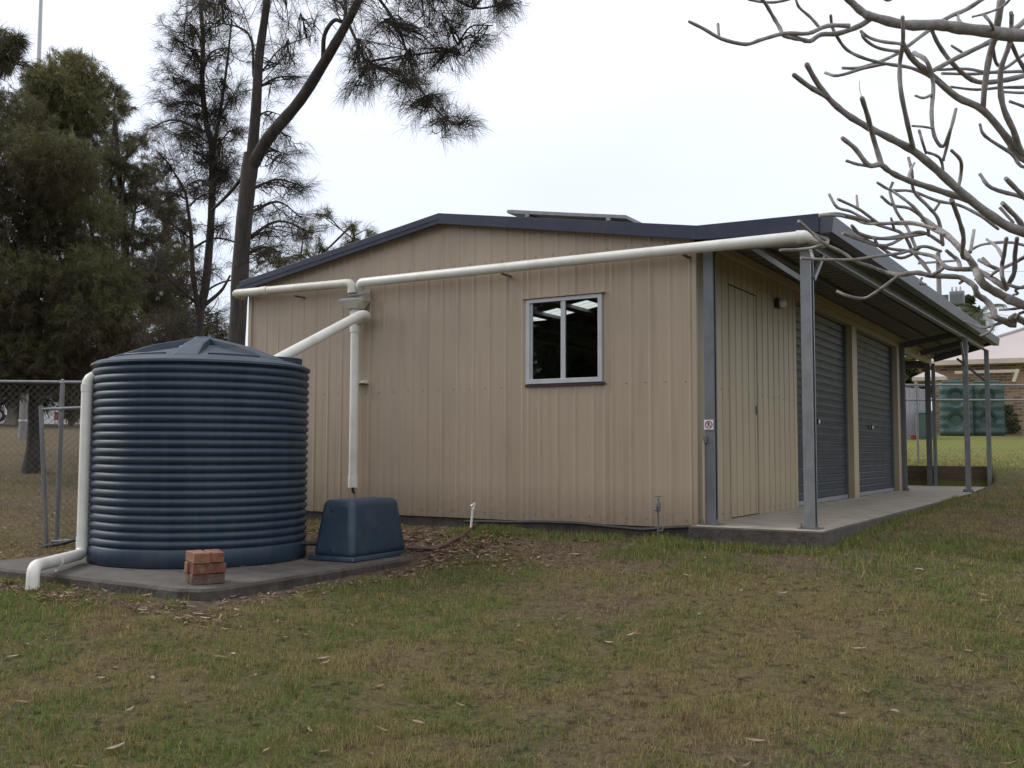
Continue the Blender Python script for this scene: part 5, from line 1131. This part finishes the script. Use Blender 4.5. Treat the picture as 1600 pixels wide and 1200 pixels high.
br(A3([(1170, 440), (1130, 455), (1098, 443)]), 5, 4, 3.15, 3.1); br(A3([(1083, 583), (1130, 588), (1172, 597)]), 4, 4, 3.05, 3.1)
br(A3([(1360, 920), (1280, 900), (1170, 870), (1050, 830), (980, 795), (935, 762), (880, 765), (820, 690), (760, 640)]), 11, 7.5, 3.3, 3.0)
br(A3([(940, 765), (905, 650), (880, 550), (852, 460)]), 9, 8, 3.1, 2.98); br(A3([(885, 772), (830, 763), (780, 745)]), 5.5, 5, 3.05, 3.0); br(A3([(850, 455), (838, 410), (838, 375)]), 1.4, 1, 2.97, 2.97)
br(A3([(1300, 870), (1312, 790), (1305, 740), (1265, 697)]), 6, 5.5, 3.2, 3.1); br(A3([(1240, 810), (1225, 745), (1190, 722), (1140, 708)]), 5.5, 4.5, 3.15, 3.1); br(A3([(1150, 705), (1130, 650), (1115, 605)]), 4.5, 5, 3.1, 3.05); br(A3([(1220, 745), (1250, 660), (1270, 600)]), 5, 5, 3.15, 3.1)
br(A3([(1265, 925), (1300, 1020), (1320, 1100), (1315, 1180), (1350, 1200)]), 8, 7, 3.4, 3.9)
LW = 4.1
for l, w in (([(920, 845), (985, 880), (1080, 885), (1200, 930), (1300, 950), (1400, 1000), (1480, 1060)], 5), ([(988, 875), (1060, 930), (1110, 980), (1150, 1040), (1160, 1085)], 5), ([(938, 908), (990, 950), (1070, 965), (1130, 1010), (1160, 1060)], 5), ([(993, 842), (980, 890), (1010, 980), (1060, 1050), (1100, 1140)], 5), ([(1065, 730), (1082, 800), (1090, 885), (1160, 960), (1205, 1020), (1225, 1130)], 5.5),
             ([(1092, 755), (1078, 790), (1072, 830)], 4), ([(1215, 937), (1182, 975)], 4.5), ([(698, 900), (735, 960), (800, 980), (900, 1030), (1000, 1035), (1120, 1045), (1225, 1090)], 5), ([(738, 922), (830, 965), (880, 1000), (920, 1030)], 5), ([(825, 905), (828, 975)], 4), ([(652, 1000), (730, 990), (830, 1010), (950, 1050), (1040, 1085), (1085, 1170)], 5),
             ([(557, 1025), (620, 1080), (680, 1110)], 5), ([(760, 1080), (850, 1105), (960, 1137), (1080, 1080), (1150, 1085), (1235, 1140)], 5), ([(802, 1045), (850, 1090), (950, 1105), (1080, 1082)], 5), ([(470, 1158), (560, 1157), (640, 1150)], 4.5), ([(985, 1010), (995, 1060)], 4), ([(1352, 1168), (1430, 1130), (1600, 1135)], 4.5), ([(1342, 1165), (1368, 1066)], 5), ([(1428, 1108), (1480, 1150), (1510, 1200)], 4.5)):
    br(A3(l), w*.98, w*1.12, LW+random.uniform(-.15, .1), LW+.1)
br(A3([(1395, 572), (1420, 630), (1540, 710), (1620, 780)]), 5, 6, 3.2, 3.35); br(A3([(1395, 805), (1450, 870), (1600, 915), (1700, 960)]), 6, 8, 3.3, 3.4); br(A3([(1515, 825), (1590, 900), (1690, 980)]), 8, 8, 3.25, 3.35); br(A3([(1500, 940), (1560, 1000), (1660, 1090)]), 8, 9, 3.2, 3.35); br(A3([(1488, 960), (1550, 1030)]), 5, 5, 3.3, 3.3); br(A3([(1535, 470), (1640, 505), (1750, 520)]), 5, 6, 3.4, 3.5); br(A3([(1545, 68), (1540, 130), (1535, 210)]), 6, 6, 3.2, 3.2); br(A3([(1415, 80), (1445, 110), (1460, 140)]), 5, 5, 3.1, 3.15); br(A3([(1360, 78), (1430, 60), (1500, 30), (1540, -10)]), 3.5, 5, 3.1, 3.1); br(A3([(1290, 50), (1300, 100), (1305, 130)]), 5, 5, 3.15, 3.15); br(A3([(1310, 88), (1340, 130)]), 4, 4.5, 3.15, 3.2); br(A3([(1265, 212), (1310, 240)]), 4, 5, 3.3, 3.35); br(A3([(1460, 200), (1470, 290), (1510, 320)]), 5, 6, 3.4, 3.4); br(A3([(1535, 190), (1590, 300), (1680, 380)]), 6, 8, 3.4, 3.5)
br(A3([(950, -5), (970, 3), (990, -5)]), 4, 4, 3, 3)
br([(1790, 640)]+A7([(1600, 745), (1480, 780), (1370, 735), (1270, 690), (1245, 600), (1160, 500), (1070, 440), (1040, 350), (960, 285), (860, 240), (700, 230), (540, 222), (380, 190), (200, 212), (100, 200), (0, 175)])+A4([(1200, 385), (1100, 350), (1030, 300), (920, 250), (830, 215)]), 13, 4.8, 3.7, 4.1)
br(A4([(750, 98), (830, 170), (900, 235), (985, 275), (1060, 300)]), 5, 5, 4.0, 4.05)
for l, w in (([(765, 333), (900, 342), (1100, 342), (1250, 320), (1400, 300), (1530, 260), (1640, 290)], 5), ([(640, 283), (760, 285), (870, 265), (910, 262)], 4.5), ([(990, 540), (1060, 570), (1160, 585), (1260, 530), (1385, 435)], 5), ([(1030, 175), (1130, 215), (1300, 270), (1450, 290), (1600, 320)], 5), ([(1237, 192), (1260, 250), (1370, 330), (1450, 312), (1515, 258)], 5), ([(1450, 250), (1500, 330), (1570, 420)], 5), ([(880, 65), (990, 65), (1100, 90), (1200, 120), (1440, 110), (1600, 150)], 4.5), ([(830, 295), (840, 335)], 4.5), ([(1078, 122), (1130, 175), (1300, 215), (1560, 180)], 5)):
    br(A4(l), w, w*1.1, LW+random.uniform(-.2, .1), LW)
br([(1800, 560)]+A7([(1600, 560), (1450, 500), (1300, 420), (1150, 330), (1080, 230), (1050, 150), (950, 0)])+[(1480, 370), (1440, 345)], 17, 10, 3.6, 3.8)
br(A7([(1420, 385), (1300, 300), (1180, 220), (1060, 160), (1000, 150), (880, 150), (720, 130), (620, 30), (560, 0), (430, -30), (300, -60)]), 10, 6, 3.6, 4.0)
br(A7([(1380, 400), (1340, 250), (1350, 100), (1370, 0), (1400, -200)]), 7.5, 6.5, 3.6, 3.5); br(A7([(1400, 320), (1480, 180), (1495, 0), (1520, -200)]), 8.5, 7, 3.6, 3.45)
br(A7([(700, 130), (610, 185), (540, 212)]), 6.5, 6, 3.9, 3.95); br(A7([(530, 185), (450, 65), (380, 0), (340, -60)]), 5, 4.5, 3.95, 4.0); br(A7([(1370, 760), (1250, 795), (1150, 812), (1050, 790), (920, 740)]), 6, 4, 3.75, 3.85); br(A7([(1245, 800), (1200, 870), (1110, 905)]), 4.5, 4, 3.8, 3.8)
br(A7([(1620, 630), (1520, 690), (1450, 725)]), 5, 5, 3.7, 3.7); br(A7([(1320, 612), (1440, 605), (1550, 590), (1640, 560)]), 4, 5.5, 3.7, 3.65); br(A7([(1420, 325), (1560, 362), (1700, 330)]), 5, 7, 3.65, 3.6); br(A7([(1560, 370), (1530, 430), (1480, 440)]), 4.5, 4, 3.65, 3.7)
br(A7([(1220, 212), (1290, 160), (1440, 100), (1600, 15), (1750, -60)]), 5, 7, 3.7, 3.5); br(A7([(1090, 45), (1200, 110), (1310, 165)]), 6, 7, 3.65, 3.65); br(A7([(1130, 22), (1240, 150)]), 5, 5, 3.65, 3.65); br(A7([(880, 150), (850, 50), (790, 0), (720, -60)]), 7, 6, 3.85, 3.9); br(A7([(1045, 265), (1110, 280)]), 4, 5, 3.8, 3.75); br(A7([(870, 310), (900, 290), (950, 285)]), 4.5, 5, 3.9, 3.9); br(A7([(1150, 660), (1240, 705), (1290, 700)]), 3.5, 4.5, 3.75, 3.75); br(A7([(440, 250), (410, 310), (480, 320)]), 4.5, 4, 4, 4)
fr_b = at(1960, 700, 3.7); fr_b[2] = gzz(fr_b[0], fr_b[1])
frg = thing('frangipani_tree', 'bare grey frangipani tree reaching over the awning from the right', 'tree', tuple(fr_b)); B = np.array(frg.location)
def ftube(pts, rad, name):
    n = len(pts); P = smooth(pts, 4); t = np.linspace(0, 1, len(P)); rr = np.interp(t, np.linspace(0, 1, len(rad)), rad)
    rr = rr*(1+.07*np.sin(np.arange(len(rr))*1.9+random.random()*6)+rng.normal(0, .035, len(rr)))
    MB().tube([p-B for p in P], list(rr), 10, dome=True).build(name, M['frang'], frg, True, sharp=80)
stem = [fr_b+(0, 0, -.2), at(1950, 760, 3.7), at(1900, 640, 3.65), at(1830, 540, 3.6), at(1800, 400, 3.4), at(1800, 250, 3.3), at(1810, 60, 3.2)]
ftube(stem, [.11, .085, .07, .06, .05, .042, .035], 'trunk')
ss = smooth(stem, 6)
RAW = []
for pts, w0, w1, d0, d1 in FB:
    n = len(pts); RAW.append((np.array([at(x, y, d0+(d1-d0)*i/(n-1)+.03*math.sin(i*2.1+x*.05)) for i, (x, y) in enumerate(pts)]), max(w0, w1)))
DENSE = []
for P_, w_ in RAW:
    q = np.array(smooth(list(P_), 8)); DENSE.append(q)
def pxof(p): v = p-CAM; z = v@AF; return np.array([FPX*(v@AR)/z, -FPX*(v@AU)/z])
DPX = [np.array([pxof(p) for p in q]) for q in DENSE]
for bi, (pts, w0, w1, d0, d1) in enumerate(FB):
    n = len(pts); P = []; rad = []
    for i, (x, y) in enumerate(pts):
        t = i/(n-1); d = d0+(d1-d0)*t; P.append(at(x, y, d+.03*math.sin(i*2.1+x*.05))); rad.append((w0+(w1-w0)*t)*.5/FPX*d*.93)
    for end in (0, -1):                 # seat forks on the limb they grow from
        pe = pxof(P[end]); best = None
        for bj, q in enumerate(DPX):
            if bj == bi: continue
            dd = np.hypot(*(q-pe).T); k_ = int(dd.argmin())
            if dd[k_] < 5.5 and (best is None or dd[k_] < best[0]): best = (dd[k_], DENSE[bj][k_])
        if best is not None:
            dv = best[1]-P[end]; P[end] = best[1]
            if len(P) > 2: P[1 if end == 0 else -2] = P[1 if end == 0 else -2]+dv*.5
    for end in (0, -1):                 # carry branches that leave the frame on to the main stem
        if 1590 < pts[end][0] < 1795 and pts[end][1] > -10:
            q = min(ss, key=lambda s: np.linalg.norm(s-P[end])); mid = (P[end]+q)/2
            if end == 0: P = [q, mid]+P; rad = [rad[0]*1.2, rad[0]*1.1]+rad
            else: P = P+[mid, q]; rad = rad+[rad[-1]*1.1, rad[-1]*1.2]
    ftube(P, rad, 'branch')

# ---------------------------------------------------------------- grass, weeds, leaf litter
def blades(name, x, y, h, w, tone, lean=.5, seg3=True, zoff=0, label=None, cat='grass'):
    n = len(x); z = gz(x, y)+((x > -14) & (x < 9) & (y > -11) & (y < 13))*((fbm(x*2.5, y*2.5, 4)-.5)*.045+(fbm(x*9, y*9+5, 2)-.5)*.012)-.004+zoff
    a = rng.uniform(0, 2*np.pi, n); sx, sy = np.cos(a)*w*.5, np.sin(a)*w*.5; la = rng.uniform(0, 2*np.pi, n); ll = np.abs(rng.normal(0, lean, n))*h
    dx, dy = np.cos(la)*ll, np.sin(la)*ll; hz_ = h*np.sqrt(np.clip(1-(ll/h*.75)**2, .06, 1))
    b = np.stack([x, y, z], -1); s = np.stack([sx, sy, 0*sx], -1); m_ = b+np.stack([dx*.35, dy*.35, hz_*.6], -1); t_ = b+np.stack([dx, dy, hz_], -1)
    if seg3:
        V = np.stack([b-s, b+s, m_-s*.7, m_+s*.7, t_-s*.1, t_+s*.1], 1).reshape(-1, 3); k = np.arange(n)[:, None]*6; Fq = np.concatenate([k+[0, 1, 3, 2], k+[2, 3, 5, 4]]); rep = 6
    else:
        V = np.stack([b-s, b+s, t_], 1).reshape(-1, 3); Fq = np.arange(n*3).reshape(-1, 3); rep = 3
    o = np_mesh(name, V, Fq, M['blade'], {'tone': np.repeat(np.clip(tone, 0, 1), rep)}); tag(o, label, cat, kind='stuff'); return o
def scatter(n, dmin, dmax, power, ang=.72):
    u = rng.random(n); d = dmin*(dmax/dmin)**u if power == 2 else dmin+(dmax-dmin)*u
    th_ = math.atan2(AF[1], AF[0])+rng.uniform(-ang, ang, n); return CAM[0]+d*np.cos(th_), CAM[1]+d*np.sin(th_), d
def allowed(x, y):
    ins = ((x > -5.46) & (x < 1.13) & (y > -.02) & (y < 12.5)) | ((x > -.02) & (x < 1.135) & (y > -.24) & (y < 12.5)) | ((x > -5.2) & (x < -2.23) & (y > -3.5) & (y < -.9))
    return ~ins
def lawn(n, d0, d1, hs_, ws_, seg3, name, label):
    x, y, d = scatter(n, d0, d1, 2); so_ = soil_mask(x, y); gr_ = green_mask(x, y); keep = allowed(x, y) & (rng.random(n) > so_*.93+.0)
    tuft = fbm(x*7+3, y*7+1, 3); keep &= rng.random(n) < .12+1.7*(tuft-.15)
    x, y, d, so_, gr_, tuft = (q[keep] for q in (x, y, d, so_, gr_, tuft)); m = len(x)
    pt = fbm(x*3.1+60, y*3.1+9, 4); pf = fbm(x*13+6, y*13+19, 3); tone = gr_*.9+(pt-.5)*1.1+(pf-.5)*.9+rng.normal(0, .15, m)-.1*so_+.02; dead = rng.random(m) < .22; tone[dead] = rng.uniform(0, .35, dead.sum())
    h = hs_*(.25+1.6*tuft)*(.8+.5*gr_)*rng.uniform(.6, 1.3, m)
    return blades(name, x, y, h, ws_*np.clip(d/6, .8, 3)*rng.uniform(.7, 1.3, m), tone, .75, seg3, label=label)
lawn(380000, 3.1, 9.5, .026, .0038, True, 'lawn_grass', 'short patchy olive and straw lawn grass in the foreground')
lawn(330000, 8.5, 34, .040, .0042, False, 'lawn_grass', 'short lawn grass further off around the shed and beyond the fence')
# weeds along slab, wall and pad
wx, wy = [], []
def weedline(a, b, n, sp):
    t = rng.random(n); cl = fbm(t*n*.02+a[0]*3, t*0+a[1]*7, 2); t = t[cl > .45]
    wx.append(a[0]+(b[0]-a[0])*t+rng.normal(0, sp, len(t))); wy.append(a[1]+(b[1]-a[1])*t+rng.normal(0, sp, len(t)))
weedline((1.2, -.3), (1.2, 7), 5000, .06); weedline((-.1, -.33), (1.2, -.36), 3000, .07); weedline((-2.4, -.22), (-.1, -.2), 3600, .07); weedline((-5.1, -3.62), (-2.2, -3.66), 1400, .05); weedline((-.6, -.7), (.9, -.8), 1800, .14); weedline((-2.1, -.5), (-2.1, -.15), 600, .1)
for c in ((-3.7, -4.15, .2), (-2.95, -4.1, .22), (-3.2, -4.6, .28), (-4.2, -4.3, .25), (-.2, -.55, .15), (1.45, .3, .2), (1.5, -.6, .2), (2.2, -1.5, .3), (.4, -1.1, .2)): wx.append(rng.normal(c[0], c[2], 500)); wy.append(rng.normal(c[1], c[2], 500))
wx, wy = np.concatenate(wx), np.concatenate(wy); k = allowed(wx, wy); wx, wy = wx[k], wy[k]; n = len(wx)
blades('weeds', wx, wy, rng.uniform(.03, .085, n), rng.uniform(.004, .008, n), .7+rng.normal(0, .2, n), .8, True, label='taller green weeds along the slab edge, wall base and pad', cat='weeds')
x, y, d = scatter(26000, 3.3, 11, 2); c1 = fbm(x*5+70, y*5+33, 4); k = allowed(x, y) & (c1 > .60) & (soil_mask(x, y) < .8); x, y, d = x[k], y[k], d[k]; n = len(x)
blades('weeds', x, y, rng.uniform(.010, .030, n), rng.uniform(.007, .015, n), .80+rng.normal(0, .12, n), 1.2, True, label='flat dark green broadleaf weeds spread through the lawn', cat='weeds')
# tiny yellow flowers
fl = MB()
for _ in range(22):
    x, y = random.uniform(.1, 1.5), random.uniform(-.75, -.35)
    z = gzz(x, y)+.05; fl.add([(x-.008, y, z), (x, y-.008, z+.004), (x+.008, y, z), (x, y+.008, z+.004)], [(0, 1, 2, 3)])
M['yellow'] = mat('yellow_petals', (.6, .45, .04), scale=9); tag(fl.build('flowers', M['yellow']), 'tiny yellow weed flowers in front of the slab corner', 'flowers', kind='stuff')
# leaf litter
def leaves_geo(x, y, z, L_, w, yaw, tilt, curl):
    n = len(x); c, s = np.cos(yaw), np.sin(yaw); D = np.stack([c*np.cos(tilt), s*np.cos(tilt), np.sin(tilt)], -1); Sd = np.stack([-s, c, 0*c], -1); U = np.array([0, 0, 1.0])
    P = np.stack([x, y, z], -1); pts = []
    for t, ww in ((-.5, .05), (-.2, .9), (.15, 1.0), (.5, .06)):
        up = (t*t*4*curl)[:, None]*L_[:, None]*U; q = P+D*(t*L_)[:, None]+up
        pts += [q-Sd*(w*ww*.5)[:, None], q+Sd*(w*ww*.5)[:, None]+U*(w*.25)[:, None]]
    V = np.stack(pts, 1).reshape(-1, 3); k = np.arange(n)[:, None]*8; return V, np.concatenate([k+[0, 1, 3, 2], k+[2, 3, 5, 4], k+[4, 5, 7, 6]])
lx, ly = [], []
def patch(cx, cy, sx, sy, n): lx.append(rng.normal(cx, sx, n)); ly.append(rng.normal(cy, sy, n))
patch(-1.95, -.75, .28, .28, 420); patch(-2.4, -.45, .35, .2, 420); patch(-3.2, -.5, .8, .18, 420); patch(-1.4, -.9, .4, .25, 170); patch(-2.0, -1.4, .12, .4, 130); patch(-2.05, -2.9, .1, .5, 110)
patch(-4.2, -3.75, .55, .12, 420); patch(-3.3, -3.8, .6, .10, 240); patch(-4.8, -4.2, .5, .35, 260); patch(-5.6, -2.4, .35, .8, 420); patch(-3.9, -4.9, .5, .4, 90); patch(-6.9, -1.2, .8, .5, 240); patch(-2.0, -3.75, .3, .12, 90); patch(-1.0, -.6, .5, .25, 110)
patch(-3.9, -2.02, .9, .9, 0)
X, Y, d = scatter(420, 3.6, 22, 2); lx.append(X); ly.append(Y); lx.append(rng.uniform(-16, -6, 1500)); ly.append(rng.uniform(-3, 6, 1500))
lx, ly = np.concatenate(lx), np.concatenate(ly); k = allowed(lx, ly); px_ = (lx > -5.1) & (lx < -2.3) & (ly > -3.4) & (ly < -1)
lx, ly = lx[k], ly[k]; n = len(lx)
V, Fq = leaves_geo(lx, ly, gz(lx, ly)+(fbm(lx*2.5, ly*2.5, 4)-.5)*.045*(lx > -14)+rng.uniform(.006, .022, n), rng.uniform(.03, .085, n), rng.uniform(.008, .02, n), rng.uniform(0, 6.28, n), rng.normal(0, .15, n), rng.uniform(-.08, .12, n))
tag(np_mesh('leaf_litter', V, Fq, M['litter'], {'tone': np.repeat(np.clip(rng.normal(.5, .27, n), 0, 1), 8)}), 'scattered dead brown and tan gum leaves over soil and lawn', 'leaf litter', kind='stuff')
n = 60; a = rng.uniform(0, 6.28, n); rr = rng.uniform(.94, 1.2, n); lx, ly = TC[0]+rr*np.cos(a), TC[1]+rr*np.sin(a); k = (lx > -5.1) & (lx < -2.35) & (ly > -3.4) & (ly < -1); lx, ly = lx[k], ly[k]; n = len(lx)
V, Fq = leaves_geo(lx, ly, np.full(n, -.324), rng.uniform(.015, .05, n), rng.uniform(.005, .013, n), rng.uniform(0, 6.28, n), rng.normal(0, .05, n), rng.uniform(0, .2, n))
tag(np_mesh('leaf_litter', V, Fq, M['litter'], {'tone': np.repeat(np.clip(rng.normal(.7, .2, n), 0, 1), 8)}), 'small pale leaf scraps on the concrete pad around the tank', 'leaf litter', kind='stuff')
def px_ground(x, y):                   # march the ray to the terrain
    d = 2.0
    for _ in range(400):
        p = at(x, y, d)
        if p[2] < gzz(p[0], p[1])+.01: return p
        d *= 1.012
    return at(x, y, d)
M['pale_leaf'] = mat('pale_dry_leaf', (.34, .265, .205), (.22, .155, .11), .7, scale=30)
LEAF_LABELS = ['large pale leaf at the very bottom edge, left of centre', 'small curled leaf just right of the big bottom edge leaf', 'leaf lying a little below and right of the paired pair on the mid left lawn', 'thin pale leaf in the left lawn below the pad corner', 'pale leaf at the right, above the bottom right lawn', 'leaf on the lawn in front of the slab corner', 'curved leaf right of centre, the right one of a close pair', 'pale curled leaf right of centre, the left one of a close pair', 'small leaf midway between the shed corner and the picture centre', 'small pale scrap left of the centre pair', 'upper leaf of the close pair on the mid left lawn', 'leaf standing on edge to the right of the slab corner lawn', 'long twig-like leaf touching the front edge of the tank pad', 'small leaf on the lawn straight below the slab corner', 'leaf at the far left edge on the bare patch', 'small upright leaf at the right edge of the lawn', 'small leaf on the right lawn beside the edge one']
for i, (x, y, L_, a) in enumerate(((180, 1176, .11, .9), (203, 1116, .08, 1.3), (508, 1042, .09, .9), (158, 1066, .07, -.4), (1342, 1020, .10, -.3), (1224, 932, .08, .2), (985, 998, .09, .8), (952, 1010, .085, -.8), (1092, 965, .06, .8), (904, 972, .05, 0), (505, 1035, .09, .3), (1377, 960, .075, -1.4), (230, 935, .13, .9), (1158, 928, .07, .9), (20, 1032, .08, .4), (1538, 944, .07, -1.1), (1490, 950, .07, .6))):
    p = px_ground(x, y); L_ *= .8; V, Fq = leaves_geo(np.array([0.]), np.array([0.]), np.array([.024]), np.array([L_]), np.array([L_*.20]), np.array([a+R(31)]), np.array([.08]), np.array([.05]))
    o = np_mesh('fallen_leaf', V, Fq, M['pale_leaf']); o.location = (p[0], p[1], p[2]); tag(o, LEAF_LABELS[i], 'leaf', 'single pale leaves on the lawn')
